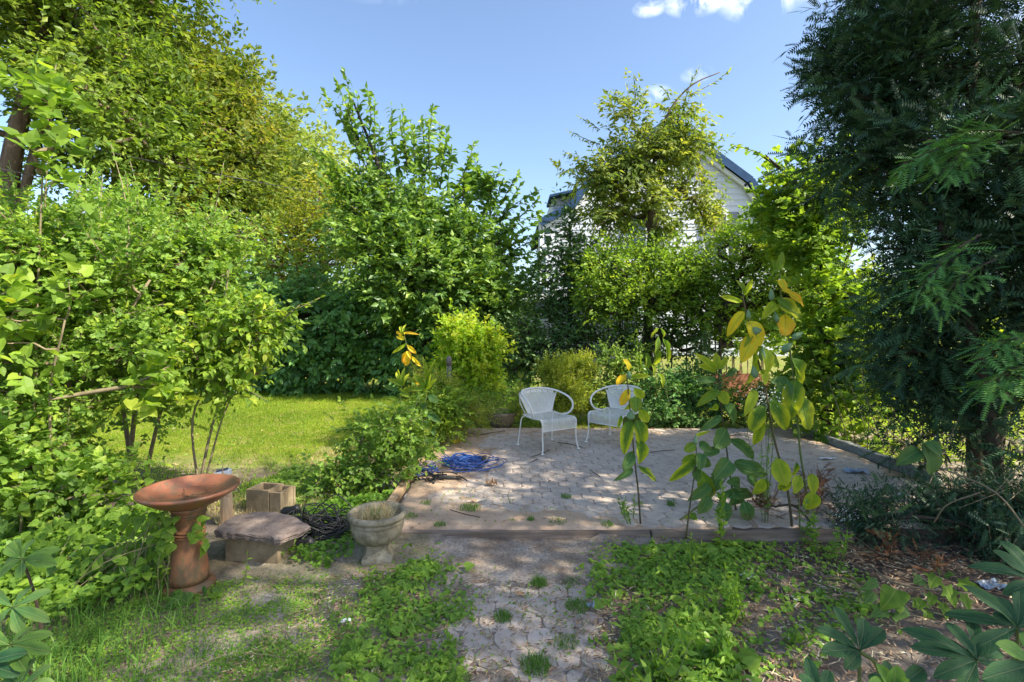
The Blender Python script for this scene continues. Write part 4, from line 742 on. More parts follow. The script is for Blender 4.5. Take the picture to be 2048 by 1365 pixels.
# cherry tree in front of the house
C_ = 9.6
plant('cherry_tree', 'pollarded cherry tree with fine leaves in front of the house gable', 'tree', g(1300, C_), [(pp([(1298, 800, C_), (1296, 600, C_), (1300, 480, C_), (1306, 400, C_)]), .09, .045), (pp([(1306, 390, C_), (1270, 350, C_), (1200, 315, C_)]), .03, .012), (pp([(1306, 392, C_), (1350, 375, C_), (1400, 345, C_)]), .03, .012), (pp([(1306, 390, C_), (1310, 300, C_), (1340, 220, C_), (1385, 170, C_), (1440, 145, C_)]), .03, .008), (pp([(1306, 400, C_), (1280, 300, C_), (1255, 200, C_)]), .028, .01)],
      [B(1290, 310, C_, 90, 80, .7), B(1215, 350, C_, 70, 60, .6), B(1370, 300, C_, 60, 55, .6), B(1255, 235, C_, 50, 45, .45), B(1310, 410, C_, 110, 50, .7), B(1215, 430, C_, 60, 45, .5), B(1355, 225, C_, 45, 40, .4, .8), B(1165, 340, C_, 35, 40, .35, .5), B(1395, 405, C_, 60, 50, .5), B(1430, 460, C_, 50, 45, .5, .8), B(1300, 460, C_, 90, 40, .5)],
      150, 185, .13, 7, .36, 9, 'lance', .125, M['cherry'], M['bark'], rtip=.0045, wid=1.5, hang=.5, shell=.6, wand=(30, .6, 20), shr=.008, shs=1.05,
      shoots=lsh([((1380, 190, C_), (1462, 140, C_), 26), ((1370, 200, C_), (1400, 132, C_), 22), ((1260, 240, C_), (1255, 175, C_), 22), ((1180, 330, C_), (1120, 345, C_), 20), ((1200, 290, C_), (1138, 262, C_), 20), ((1200, 260, C_), (1160, 235, C_), 18), ((1400, 300, C_), (1445, 300, C_), 18), ((1340, 200, C_), (1325, 175, C_), 18), ((1230, 230, C_), (1218, 195, C_), 18)]))
def knot():
    rng = RNG(8); tm = TM(); c = P(1306, 442, C_)
    lathe(tm, [(0, -.26), (.09, -.2), (.13, -.05), (.17, .08), (.12, .2), (0, .24)], c, 14, mod=lambda th, z: 1+.22*np.sin(3*th+z*9)+.12*np.sin(7*th)); 
    o = tm.build('pollard_knot', M['bark'], bpy.data.objects['cherry_tree']); return o
knot()
plant('dark_leafy_tree', 'dark slender tree at the left corner of the house', 'tree', g(1130, 9.9), [(pp([(1140, 800, 9.9), (1140, 600, 9.9), (1140, 450, 9.9)]), .05, .015)],
      [B(1142, 470, 9.9, 24, 60, .5), B(1135, 560, 9.8, 50, 60, .55), B(1150, 650, 9.7, 60, 60, .55), B(1180, 540, 9.9, 50, 60, .5), B(1095, 640, 9.9, 40, 70, .5, .7), B(1080, 560, 10, 30, 50, .3, .4)],
      151, 150, .16, 6, .36, 8, 'ov4', .1, M['dark'], M['twigd'], zmin=.3)
plant('privet_bush', 'yellow-green bush under the cherry tree', 'bush', g(1240, 9.0), [([g(1240, 9.), P(1240, 640, 9)], .04, .02), ([g(1280, 9.), P(1290, 620, 9)], .04, .02)],
      [B(1230, 540, 9.1, 85, 45, .6), B(1300, 600, 8.9, 90, 40, .6), B(1220, 600, 9, 70, 50, .5), B(1370, 560, 9.1, 80, 60, .6), B(1310, 520, 9.2, 60, 40, .5)],
      152, 290, .13, 7, .3, 7, 'ov4', .08, M['nmaple'], M['twigd'], wand=(24, .4, 14), shr=.005, shs=1., names=('stems', 'foliage'))
plant('shaded_bush', 'dark shaded bush with bare stems below the yellow-green bush', 'bush', g(1270, 8.9), [([g(1180+i*32, 8.9), P(1180+i*32+(i*37 % 21)-10, 620, 8.9)], .016, .01) for i in range(9)],
      [B(1200, 690, 9.1, 60, 60, .5), B(1290, 680, 9.2, 80, 50, .5), B(1390, 670, 9.2, 70, 60, .5), B(1110, 720, 9.3, 60, 60, .5), B(1040, 700, 9.5, 50, 80, .5)],
      153, 260, .14, 6, .28, 7, 'ov4', .075, M['dark'], M['twigd'], names=('stems', 'foliage'), zmin=.3)
plant('climber_bush', 'mid-green bush between the cherry trunk and the young maple', 'bush', g(1440, 8.6), [([g(1440, 8.6), P(1440, 600, 8.6)], .04, .02)],
      [B(1430, 620, 8.7, 70, 60, .5), B(1500, 560, 8.7, 70, 80, .6), B(1500, 670, 9.4, 70, 50, .5), B(1560, 640, 9.2, 60, 60, .5), B(1460, 500, 8.9, 50, 50, .5), B(1540, 480, 8.9, 70, 70, .6), B(1600, 560, 8.4, 70, 90, .6)],
      154, 300, .13, 7, .3, 7, 'ov4', .08, M['nmaple'], M['twigd'], names=('stems', 'foliage'))
plant('young_maple', 'young maple with pointed lobed leaves right of the house', 'tree', g(1650, 7.4), [(pp([(1650, 900, 7.4), (1650, 700, 7.4), (1640, 500, 7.4), (1600, 380, 7.4), (1530, 310, 7.4)]), .05, .012), (pp([(1650, 640, 7.4), (1700, 500, 7.4), (1730, 380, 7.4)]), .035, .012)],
      [B(1600, 370, 7.4, 60, 50, .4), B(1560, 420, 7.5, 50, 55, .4), B(1660, 420, 7.4, 80, 70, .5), B(1620, 500, 7.3, 80, 60, .5), B(1680, 600, 7.0, 90, 70, .5), B(1640, 700, 6.9, 80, 70, .45), B(1700, 780, 6.7, 80, 70, .4), B(1660, 850, 6.5, 60, 40, .35), B(1750, 340, 7.6, 70, 60, .5), B(1520, 430, 7.8, 45, 45, .4, .8), B(1730, 680, 6.8, 60, 80, .4)],
      155, 270, .13, 6, .28, 6, 'lobe', .105, M['nmaple'], M['twigd'], rtip=.004, shoots=lsh([((1560, 340, 7.4), (1466, 290, 7.4), 22), ((1570, 330, 7.4), (1600, 280, 7.4), 16), ((1560, 400, 7.4), (1500, 380, 7.4), 16)]))
plant('sunlit_thicket', 'sunlit yellow-green thicket glimpsed under the yew branches', 'thicket', g(1950, 10), [([g(1850+i*45, 9.5), P(1850+i*45, 700, 9.5)], .02, .012) for i in range(9)],
      [B(1850, 780, 10, 90, 60, .6), B(1980, 800, 10, 110, 70, .6), B(2120, 760, 10, 110, 120, .6), B(2000, 700, 10.5, 200, 60, .6), B(1780, 800, 9.5, 60, 50, .5)],
      156, 260, .16, 6, .3, 6, 'ov4', .1, M['bright'], M['twigd'], names=('stems', 'foliage'), zmin=.2)
# plants behind the patio
plant('goldenrod', 'feathery yellow-green goldenrod stand behind the first chair', 'wild plant', g(1130, 7.6), [([g(1090+i*14, 7.6), P(1085+i*15, 740, 7.6)], .006, .003) for i in range(8)],
      [B(1110, 750, 7.6, 45, 40, .25), B(1160, 750, 7.7, 45, 38, .25), B(1130, 800, 7.5, 55, 45, .3), B(1170, 810, 7.6, 40, 40, .25)],
      160, 170, .05, 7, .2, 10, 'lance', .06, M['goldrod'], M['gstem'], rtip=.002, names=('stems', 'foliage'), zmin=.06, mode='rad', upw=1.2, outw=.2, rw=.35, ang=.7, wand=(16, .22, 16), shr=.003, shs=1.)
plant('goldenrod', 'single goldenrod spike to the left of the first chair', 'wild plant', g(1040, 7.3), [([g(1040, 7.3), P(1041, 745, 7.3)], .005, .003)], [B(1041, 785, 7.3, 7, 40, .05), B(1035, 820, 7.3, 18, 25, .1)],
      161, 26, .02, 5, .09, 9, 'lance', .035, M['goldrod'], M['gstem'], rtip=.0015, names=('stems', 'foliage'), zmin=.06, mode='rad', upw=.8, outw=.6, rw=.4)
plant('flowering_weed', 'leggy pale-flowered weed rising between the two chairs', 'wild plant', g(1225, 7.7), [([g(1215, 7.7), P(1215, 700, 7.7)], .006, .003), ([g(1240, 7.7), P(1250, 690, 7.7)], .006, .003)],
      [B(1215, 720, 7.7, 40, 30, .2), B(1250, 760, 7.7, 40, 60, .25), B(1200, 800, 7.6, 40, 45, .25), B(1270, 700, 7.8, 30, 25, .2)],
      162, 100, .06, 5, .18, 7, 'oval', .05, M['mid'], M['gstem'], rtip=.002, names=('stems', 'foliage'), zmin=.06)
plant('rounded_bush', 'low rounded dark bush behind the second chair', 'bush', g(1345, 7.4), [([g(1345, 7.4), P(1345, 790, 7.4)], .012, .006)],
      [B(1340, 790, 7.45, 70, 50, .35), B(1390, 770, 7.6, 50, 55, .35), B(1310, 830, 7.3, 40, 28, .25), B(1370, 840, 7.35, 45, 22, .25), B(1420, 800, 7.6, 40, 50, .3)],
      163, 200, .06, 6, .18, 7, 'ov4', .055, M['vine'], M['twigd'], rtip=.002, names=('stems', 'foliage'), zmin=.06)
plant('low_shrub', 'low shrub at the back right corner of the patio', 'shrub', g(1490, 7.2), [([g(1490, 7.3), P(1490, 800, 7.3)], .01, .005)],
      [B(1480, 810, 7.4, 50, 35, .3), B(1550, 800, 7.2, 50, 45, .3), B(1600, 790, 7.0, 40, 50, .3), B(1440, 840, 7.3, 30, 20, .2)],
      164, 150, .06, 6, .16, 7, 'ov4', .05, M['mid'], M['twigd'], rtip=.002, names=('stems', 'foliage'), zmin=.06)
plant('mixed_weeds', 'green weeds along the back edge of the patio left of the bowl planter', 'wild plant', g(970, 7.4), [([g(960, 7.4), P(960, 820, 7.4)], .006, .003)],
      [B(950, 800, 7.4, 50, 30, .3), B(1010, 790, 8.2, 50, 22, .3), B(900, 840, 6.9, 35, 25, .2), B(1060, 840, 7.4, 30, 22, .2)],
      165, 90, .06, 5, .14, 7, 'lance', .05, M['weed'], M['gstem'], rtip=.0015, names=('stems', 'foliage'), zmin=.05)
plant('wispy_weed', 'thin wispy tall weed behind the back right milkweed', 'wild plant', g(1408, 7.6), [([g(1408, 7.6), P(1410, 650, 7.6)], .004, .002)], [B(1410, 700, 7.6, 8, 55, .05)], 166, 16, .02, 3, .14, 9, 'lance', .045, M['dark'], M['gstem'], rtip=.0015, names=('stems', 'foliage'), mode='rad', upw=.7)
cover('sunlit_undergrowth', 'bright sunlit leaves on the ground beyond the yew stems', [(4.1, 5.2), (9.5, 5.2), (11, 9.5), (4.4, 9)], 5500, .1, M['bright'], .5, 157, thr=.15, leaf='ov4')
# ------------------------------------------------------------------ yew
plant('yew_tree', 'huge dark yew filling the right side of the picture', 'tree', (4.3, 4.6, 0), [([np.array([4.45, 4.9, 0]), np.array([4.4, 4.9, 1.4]), np.array([4.2, 4.7, 3.2]), np.array([4.2, 4.6, 5])], .075, .03), ([np.array([4.9, 5.2, 0]), np.array([5.1, 5.2, 1.6]), np.array([5.5, 5.1, 3.6])], .06, .03), ([np.array([4.2, 4.4, 0]), np.array([3.9, 4.3, 1.3]), np.array([3.6, 4.3, 2.4])], .07, .03), ([np.array([4.6, 4.2, 0]), np.array([4.3, 3.7, 1.6]), np.array([4.0, 3.4, 3.0])], .07, .03)],
      [B(1840, 120, 5, 190, 170, .9), B(1740, 180, 5.2, 110, 150, .7, .8), B(1700, 320, 5.1, 95, 80, .6, .9), B(1900, 330, 4.6, 190, 170, .9), B(1860, 520, 4.6, 120, 130, .7), B(2000, 560, 4.3, 150, 190, .9), B(1860, 680, 4.7, 110, 110, .6), B(1980, 780, 4.5, 150, 90, .7, .8), B(1830, 800, 4.8, 70, 70, .5, .7), B(1900, -150, 5, 260, 160, 1.2), B(2200, 300, 4.6, 200, 400, 1.2), B(1700, 60, 5.4, 80, 90, .6, .6), B(1850, 870, 4.9, 90, 50, .4, .8), B(1990, 870, 4.4, 100, 60, .4, 1.), B(2020, 960, 4.2, 90, 50, .4, .6), B(1780, 760, 4.8, 60, 70, .4, .6)],
      170, 540, .1, 9, .27, 4, 'yew', .165, M['yew'], M['twigd'], rtip=.005, droop=.15, hang=.12, ang=.8, nup=.8, nrand=.5, upw=.05, rw=.6, wid=1.1, names=('trunk', 'crown'), infill=(52000, 'dia', .075, .4))
plant('yew_tree', 'unseen second yew beyond the right edge, added to shade the foreground', 'tree', (5.2, 2.6, 0), [([np.array([5.3, 2.6, 0]), np.array([5.2, 2.6, 2.4]), np.array([5.2, 2.6, 5])], .14, .05)],  # out of view; added so its tall crown dapples the foreground with shade
      [(np.array([5.2, 2.5, 3.6]), (1.4, 1.4, 2.2)), (np.array([5.0, 1.0, 3.6]), (1.4, 1.5, 2.2)), (np.array([5.4, 3.0, 5.6]), (1.4, 1.6, 1.2)), (np.array([5.0, 1.2, 6.6]), (1.6, 1.6, 1.8)), (np.array([5.2, -.6, 5.6]), (1.6, 1.6, 2.4))], 171, 190, .25, 8, .4, 4, 'yew', .25, M['yew'], M['twigd'], rtip=.006, droop=.3, upw=0)
def lit_yew(tips, seed, label):
    rng = RNG(seed); t = thing('yew_branch', label, 'branch', P(*tips[0][0])); tb = TM(); tl = TM()
    for a, b in tips:
        a, b = P(*a), P(*b); mid = (a+b)/2+np.array([0, 0, .05]); pts = spline([a, mid, b], 7); tube(tb, pts, np.linspace(.008, .002, len(pts)), 5)
        for i in range(2, len(pts)-1):
            n = 3; Bp = np.repeat(pts[i:i+1], n, 0); d0 = nrm(pts[i+1]-pts[i-1]); sd = nrm(np.cross(d0, [0, 0, 1])); D = np.stack([d0*.6+sd, d0*.6-sd, d0+np.array([0, 0, -.6])])+rng.normal(0, .2, (3, 3))
            sprays(rng, tl, Bp, D, .16*(1.1-.6*i/len(pts)), 3, 'yew', .095, rng.uniform(0, .6, n), droop=.3, hang=.1, ang=.6, nup=1., nrand=.25, tw=tb, twr=.0015)
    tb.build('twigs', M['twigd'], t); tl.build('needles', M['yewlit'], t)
lit_yew([((2040, 265, 3.0), (1850, 290, 3.2)), ((2000, 285, 3.0), (1800, 330, 3.1)), ((1960, 280, 3.), (1900, 340, 2.9))], 181, 'yew branch with sunlight put into its needle colour in the upper right')
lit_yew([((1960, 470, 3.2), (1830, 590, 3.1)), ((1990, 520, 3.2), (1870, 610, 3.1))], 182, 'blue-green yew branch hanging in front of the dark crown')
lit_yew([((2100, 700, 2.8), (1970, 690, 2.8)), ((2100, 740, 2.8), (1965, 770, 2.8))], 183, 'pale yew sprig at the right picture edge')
# low dark yew growth and dead boughs on the ground
plant('fallen_yew_boughs', 'heap of dark cut yew boughs on the ground below the yew', 'branches', (3.0, 3.6, 0), [([np.array([3.6, 3.4, .05]), np.array([3.0, 3.6, .2]), np.array([2.5, 3.7, .15])], .02, .008), ([np.array([4.2, 3.6, .1]), np.array([3.6, 3.7, .3]), np.array([3.1, 3.9, .25])], .02, .008)],
      [(np.array([2.65, 3.7, .16]), (.35, .28, .14)), (np.array([3.15, 3.8, .18]), (.45, .35, .16)), (np.array([3.7, 3.75, .22]), (.5, .4, .2)), (np.array([3.2, 3.4, .1]), (.6, .3, .08)), (np.array([4.2, 3.5, .25]), (.5, .5, .25))],
      172, 150, .06, 7, .2, 4, 'yew', .085, M['yew'], M['twigd'], rtip=.003, names=('twigs', 'needles'), zmin=.03, droop=.3, ang=.7, nup=1., infill=(12000, 'dia', .05, .35))
plant('dead_yew_sprigs', 'rust-brown dead yew sprigs behind the tall milkweeds', 'branches', (2.5, 4.2, .1), [([np.array([2.5, 4.2, .1]), np.array([2.55, 4.2, .3])], .006, .003)],
      [(np.array([2.5, 4.25, .27]), (.14, .1, .1)), (np.array([2.35, 4.0, .2]), (.2, .12, .08)), (np.array([1.95, 3.85, .2]), (.2, .08, .05)), (np.array([2.6, 3.3, .04]), (.35, .2, .02))], 173, 26, .04, 4, .1, 4, 'yew', .07, M['yewdead'], M['twigd'], rtip=.002, names=('twigs', 'needles'), zmin=.03)
def brush():
    rng = RNG(41); t = thing('brush_pile', 'tangle of bare grey twigs piled at the lower right', 'branches', (3.6, 3.2, 0)); tm = TM()
    for i in range(150):
        a = np.array([rng.uniform(2.9, 4.8), rng.uniform(3.0, 4.1), rng.uniform(.02, .4)]); an = rng.normal(.3, .6); L = rng.uniform(.25, 1.1); b = a+L*np.array([math.cos(an), math.sin(an)*.5, rng.normal(.05, .3)]); b[2] = max(b[2], .02)
        m_ = (a+b)/2+rng.normal(0, .06, 3); m_[2] = max(m_[2], .02); tube(tm, spline([a, m_, b], 4), np.linspace(.003, .001, 9)*rng.uniform(.5, 1.4), 4)
    tm.build('twigs', M['twig'], t)
    tm = TM()
    for q in (([(1790, 1068), (1850, 1120), (1830, 1075)],), ([(1680, 1115), (1760, 1125), (1850, 1150)],), ([(1655, 1160), (1700, 1180), (1725, 1190)],), ([(1740, 1140), (1800, 1190), (1960, 1200)],)):
        pts = [G(a, b, .0) + np.array([0, 0, .03+.03*(i == 1)]) for i, (a, b) in enumerate(q[0])]; tube(tm, spline(pts, 5), .005, 5)
    tag(tm.build('loose_sticks', M['twig'], at=(2.2, 3.2, 0)), 'pale bare sticks lying on the mulch beside the heart-leaved seedling', 'sticks')
    # arching bare twigs under yew
    t = thing('bare_understory', 'thin bare stems standing under the yew against the sunlit grass', 'stems', (4.6, 6.2, 0)); tm = TM()
    for i in range(70):
        a = np.array([rng.uniform(4.0, 7.4), rng.uniform(5.4, 7.2), 0]); b = a+np.array([rng.normal(0, .35), rng.normal(0, .2), rng.uniform(.5, 1.3)]); tube(tm, spline([a, (a+b)/2+rng.normal(0, .06, 3), b], 4), np.linspace(.009, .003, 9), 4)
    tm.build('stems', M['twig'], t)
    tm = TM(); pts = [P(1880, 935, 3.3), P(1990, 985, 3.1), P(2060, 1070, 3.0)]; tube(tm, spline(pts, 6), .006, 5); pts = [P(1868, 1045, 3.3), P(1895, 1010, 3.2), P(1960, 985, 3.1)]; tube(tm, spline(pts, 6), .004, 5)
    tag(tm.build('arching_twig', M['twig'], at=P(2000, 1000, 3.1)), 'single pale twig arching over the brush pile', 'twig')
brush()
# ------------------------------------------------------------------ single broad leaves
def broad_mesh(name, prof, fold=.22, bow=.18, wave=.03, seed=0):
    rng = RNG(seed); n = len(prof); V = []; T = []
    for i, (t, w) in enumerate(prof):
        z = -bow*t*t*1.2+bow*.2*math.sin(t*3)
        for u in (-1, -.5, 0, .5, 1): V.append((u*w*.5, t, z+fold*abs(u)*w*.5-.12*u*u*w*.5+wave*math.sin(t*11+u*2+seed)*abs(u)))
    for i in range(n-1):
        for j in range(4):
            a = i*5+j; T += [(a, a+1, a+6), (a, a+6, a+5)]
    return TM().add(V, T)
OV = [(0, .03), (.05, .3), (.16, .68), (.32, .95), (.5, 1), (.68, .9), (.83, .66), (.94, .33), (1, .02)]
RH = [(0, .05), (.1, .18), (.25, .45), (.45, .8), (.62, 1), (.78, .96), (.9, .66), (.97, .3), (1, .03)]
HT = [(-.08, .3), (0, .85), (.1, 1.05), (.25, 1.1), (.42, .95), (.6, .68), (.78, .38), (.92, .13), (1, .02)]
BM = {}
def bmesh_of(kind, mk, var):
    key = (kind, mk, var)
    if key not in BM:
        prof = {'o': OV, 'r': RH, 'h': HT}[kind]; me = broad_mesh('leaf', prof, (.38, .5, .3)[var % 3] if kind == 'o' else .25 if kind == 'r' else .1, (.1, .25, .42, .18, .34, .02)[var % 6] if kind != 'r' else (.06, .14, .2)[var % 3], (.03, .05, .02, .07)[var % 4] if kind == 'o' else .02, var).data('leaf', smooth=True, attr=False); me.materials.append(LM[mk]); BM[key] = me
    return BM[key]
def leaf(parent, a, b, w, mk='g', kind='o', nrml=None, rng=None, name='leaf', label=None):
    a = np.asarray(a, float); b = np.asarray(b, float); d = b-a; L = np.linalg.norm(d); y = Vector(d/L)
    n = Vector(nrml if nrml is not None else (0, -1, .5)); x = y.cross(n).normalized(); z = x.cross(y)
    rg = rng or RNG(int(abs(a[0]*1e4+b[2]*1e4)) % 99991)
    o = bpy.data.objects.new(name, bmesh_of(kind, mk, int(rg.integers(6)))); COL.objects.link(o); o.parent = parent
    m = Matrix((x, y, z)).transposed().to_4x4(); m = m @ Matrix.Diagonal((w, L, L, 1)); m.translation = Vector(a)-Vector(parent['_o']); o.matrix_local = m; return o
def mwplant(label, stem, Y, leaves, pods=(), r=.009, sm='gstem', seed=1, name='milkweed', lean=0., zoom=None, dY=.12):
    """stem px list; leaves (ax,ay,bx,by,width_px,tone)"""
    rng = RNG(seed); Z = zoom or (lambda x, y: (x, y)); b = stem[0]; base = P(b[0], b[1], Y); base[2] = max(base[2], 0); t = thing(name, label, 'milkweed', base, None)
    tm = TM(); pts = spline([P(x, y, Y+lean*i) for i, (x, y) in enumerate(stem)], 5); tube(tm, pts, np.linspace(r, r*.45, len(pts)), 7); tm.build('stem', M[sm], t, True)
    for (ax, ay, bx, by, w, k) in leaves:
        ax, ay = Z(ax, ay); bx, by = Z(bx, by); w = w/(zoom.s if zoom else 1)
        ya = Y; yb = Y+rng.uniform(-dY, dY*.6); A = P(ax, ay, ya); B_ = P(bx, by, yb); hz = abs(bx-ax)/F*Y
        nr = (rng.normal(0, .35), -1, rng.uniform(.1, .7)); leaf(t, A, B_, w*1.1/F*Y, k, 'o', nr, rng)
    for (x, y, w, h, an) in pods:
        x, y = Z(x, y); q = TM(); s = zoom.s if zoom else 1; ww, hh = w/s/F*Y/2, h/s/F*Y
        lathe(q, [(0.001, 0), (ww*.7, hh*.15), (ww, hh*.35), (ww*.8, hh*.6), (ww*.35, hh*.85), (0.001, hh)], (0, 0, 0), 10, mod=lambda th, z: 1+.06*np.sin(5*th))
        V = q.V[0] @ np.array(Matrix.Rotation(R(an), 3, 'Y')).T; q.V[0] = V+P(x, y, Y-.02); q.build('seed_pod', M['pod'], t, True)
    return t
def Zm(x0, y0, s):
    f = lambda x, y: (x0+x/s, y0+y/s); f.s = s; return f
z8 = Zm(1400, 500, 3.413)
A_ = mwplant('tallest-leaved milkweed with yellow upper leaves left of its twin, in front of the patio', [(1585, 1064), (1575, 980), (1552, 893), (1543, 852), (1529, 770), (1510, 699), (1502, 664), (1489, 610), (1485, 588)], 3.72,
 [(295, 310, 275, 205, 38, 'g'), (300, 310, 358, 200, 34, 'l'), (285, 358, 140, 318, 38, 'l'), (300, 422, 188, 570, 62, 'y'), (322, 490, 450, 655, 118, 'y'), (355, 585, 312, 732, 100, 'y'), (395, 668, 500, 850, 105, 'l'), (430, 690, 536, 800, 70, 'g'), (420, 820, 462, 888, 55, 'l'), (352, 640, 372, 930, 45, 'l'), (372, 955, 335, 1090, 62, 'l'), (430, 1065, 345, 1240, 95, 'e'), (480, 1030, 612, 1230, 100, 'e'), (430, 1150, 370, 1345, 62, 'l'), (300, 480, 385, 560, 60, 'g'), (330, 560, 330, 640, 40, 'g'), (385, 660, 450, 740, 60, 'g')],
 [(330, 480, 34, 75, 0), (345, 560, 60, 80, 80), (420, 760, 48, 100, 5), (380, 880, 50, 95, -10)], .0095, 'pstem', 1, zoom=z8)
B_p = mwplant('tall milkweed with an orange leaf at the top and yellow-edged broad leaves', [(1618, 1055), (1612, 980), (1600, 900), (1592, 793), (1587, 752), (1579, 690), (1567, 623), (1562, 588), (1560, 547)], 3.95,
 [(528, 150, 568, 32, 46, 'g'), (505, 160, 492, 60, 32, 'g'), (520, 210, 590, 262, 60, 'y'), (558, 272, 722, 372, 48, 'o'), (515, 330, 690, 465, 105, 'e'), (510, 360, 438, 452, 55, 'l'), (582, 440, 580, 590, 115, 'o'), (622, 738, 700, 985, 130, 'e'), (650, 885, 620, 1120, 125, 'e'), (610, 890, 478, 900, 60, 'd'), (600, 890, 535, 1040, 105, 'd'), (665, 975, 745, 1230, 120, 'e'), (560, 200, 640, 220, 30, 'g')],
 [(488, 350, 40, 85, 0), (530, 500, 38, 85, -15), (625, 610, 50, 95, 60), (560, 695, 55, 95, 50)], .009, 'gstem', 2, zoom=z8)
z3 = Zm(1200, 900, 2.935)
mwplant('short lime-leaved milkweed at the foot of the two tall ones', [(1600, 1062), (1598, 1010), (1592, 960)], 3.68, [(1040, 50, 1095, 215, 95, 'l'), (1160, 150, 1150, 245, 60, 'l'), (1240, 140, 1262, 240, 55, 'l'), (1240, 245, 1245, 365, 90, 'l'), (1100, 160, 1060, 250, 60, 'e'), (960, 170, 920, 250, 60, 'l'), (1150, 70, 1130, 160, 40, 'e')], (), .006, 'gstem', 3, zoom=z3)
zE = Zm(1400, 500, 3.034)
mwplant('leafy milkweed with a pale green top whorl and dark lower leaves behind the patio timber', [(1478, 1052), (1462, 965), (1452, 890), (1442, 810), (1437, 745)], 4.05,
 [(100, 725, 98, 622, 42, 'l'), (105, 725, 168, 660, 38, 'l'), (95, 725, 15, 650, 36, 'l'), (95, 740, -12, 698, 40, 'l'), (150, 770, 232, 712, 38, 'd'), (100, 790, -15, 795, 48, 'd'), (80, 730, 40, 690, 25, 'l'), (120, 855, -8, 925, 52, 'g'), (130, 855, 160, 935, 62, 'l'), (100, 935, 60, 985, 55, 'l'), (140, 930, 225, 1055, 85, 'd'), (125, 1010, 30, 1085, 45, 'd'), (160, 1085, 95, 1205, 105, 'd'), (180, 1150, 345, 1265, 62, 'd'), (160, 1260, 95, 1380, 95, 'd'), (200, 1300, 410, 1370, 70, 'd'), (120, 1210, 20, 1245, 50, 'd'), (110, 890, 60, 830, 30, 'g')],
 (), .008, 'pstem', 4, zoom=zE)
mwplant('broad dark-leaved milkweed leaning low over the patio timber', [(1330, 1062), (1400, 1010), (1450, 960), (1462, 925)], 3.85,
 [(590, 110, 655, 315, 85, 'g'), (640, 200, 540, 290, 60, 'd'), (760, 60, 690, 160, 95, 'd'), (790, 70, 985, 125, 55, 'd'), (700, 260, 925, 255, 60, 'd'), (560, 370, 500, 460, 62, 'e'), (640, 270, 600, 370, 70, 'd'), (740, 190, 860, 215, 70, 'd'), (780, 240, 800, 360, 90, 'd'), (840, 300, 880, 420, 80, 'd'), (720, 300, 740, 420, 80, 'd'), (860, 160, 930, 200, 70, 'd'), (980, 180, 910, 250, 60, 'l'), (700, 150, 660, 240, 70, 'd'), (640, 430, 655, 540, 95, 'y')], (), .008, 'gstem', 5, zoom=z3)
z7 = Zm(1000, 560, 3.412)
mwplant('single milkweed with drooping yellowing leaves in front of the second chair', [(1281, 1048), (1276, 980), (1269, 920), (1263, 850), (1257, 790), (1254, 755)], 3.74,
 [(880, 620, 858, 540, 42, 'y'), (880, 655, 765, 708, 46, 'o'), (895, 660, 1022, 655, 32, 'l'), (885, 742, 820, 862, 56, 'o'), (910, 742, 985, 828, 64, 'l'), (890, 800, 862, 905, 52, 'l'), (925, 798, 930, 905, 75, 'g'), (950, 885, 1018, 978, 62, 'l'), (890, 955, 842, 1180, 78, 'e'), (930, 955, 985, 1130, 92, 'e'), (930, 1090, 990, 1262, 92, 'e'), (910, 1170, 845, 1305, 72, 'd'), (900, 1285, 815, 1360, 42, 'd'), (940, 1270, 1062, 1370, 55, 'e'), (830, 925, 805, 1012, 28, 'e')],
 [(880, 680, 40, 60, 0), (890, 960, 60, 70, 5)], .0075, 'pstem', 6, zoom=z7)
mwplant('small greyish milkweed to the left of the broad dark-leaved one', [(1372, 1078), (1380, 1010), (1389, 950), (1393, 895)], 3.6,
 [(1340, 1120, 1258, 1170, 60, 'g'), (1360, 1105, 1440, 1170, 55, 'd'), (1330, 1190, 1240, 1275, 62, 'g'), (1362, 1180, 1372, 1290, 70, 'd'), (1340, 1230, 1165, 1370, 60, 'e'), (1380, 1190, 1430, 1300, 55, 'd'), (1340, 1060, 1400, 1045, 20, 'l'), (1350, 1270, 1345, 1380, 60, 'd'), (1300, 1210, 1350, 1200, 34, 'l')],
 [(1335, 1130, 32, 70, 0)], .007, 'pstem', 7, zoom=z7)
mwplant('wilting milkweed with long hanging leaves at the back of the patio', [(1345, 850), (1335, 800), (1325, 730), (1316, 668)], 7.2,
 [(1085, 330, 1030, 385, 18, 'l'), (1095, 330, 1130, 400, 20, 'g'), (1080, 380, 1060, 520, 34, 'g'), (1110, 400, 1165, 560, 36, 'g'), (1085, 480, 1070, 600, 40, 'l'), (1000, 500, 1020, 610, 34, 'g'), (940, 490, 960, 620, 34, 'g'), (970, 510, 930, 560, 30, 'g'), (1030, 570, 1075, 650, 30, 'l'), (1080, 640, 1125, 720, 34, 'l')], (), .007, 'gstem', 8, zoom=z7)
zL = Zm(700, 640, 5.25)
mwplant('orange-yellow topped milkweed at the lawn side of the patio', [(850, 880), (835, 780), (820, 720), (809, 672), (806, 655)], 5.5,
 [(555, 150, 520, 50, 34, 'l'), (560, 150, 575, 42, 26, 'l'), (555, 160, 462, 118, 28, 'o'), (565, 155, 668, 120, 28, 'o'), (580, 205, 492, 175, 45, 'y'), (590, 250, 450, 350, 32, 'l'), (600, 265, 695, 355, 42, 'o'), (600, 330, 595, 480, 75, 'o'), (600, 330, 540, 490, 30, 'o'), (650, 385, 740, 490, 34, 'y'), (600, 330, 640, 400, 40, 'o')], (), .005, 'gstem', 9, zoom=zL)
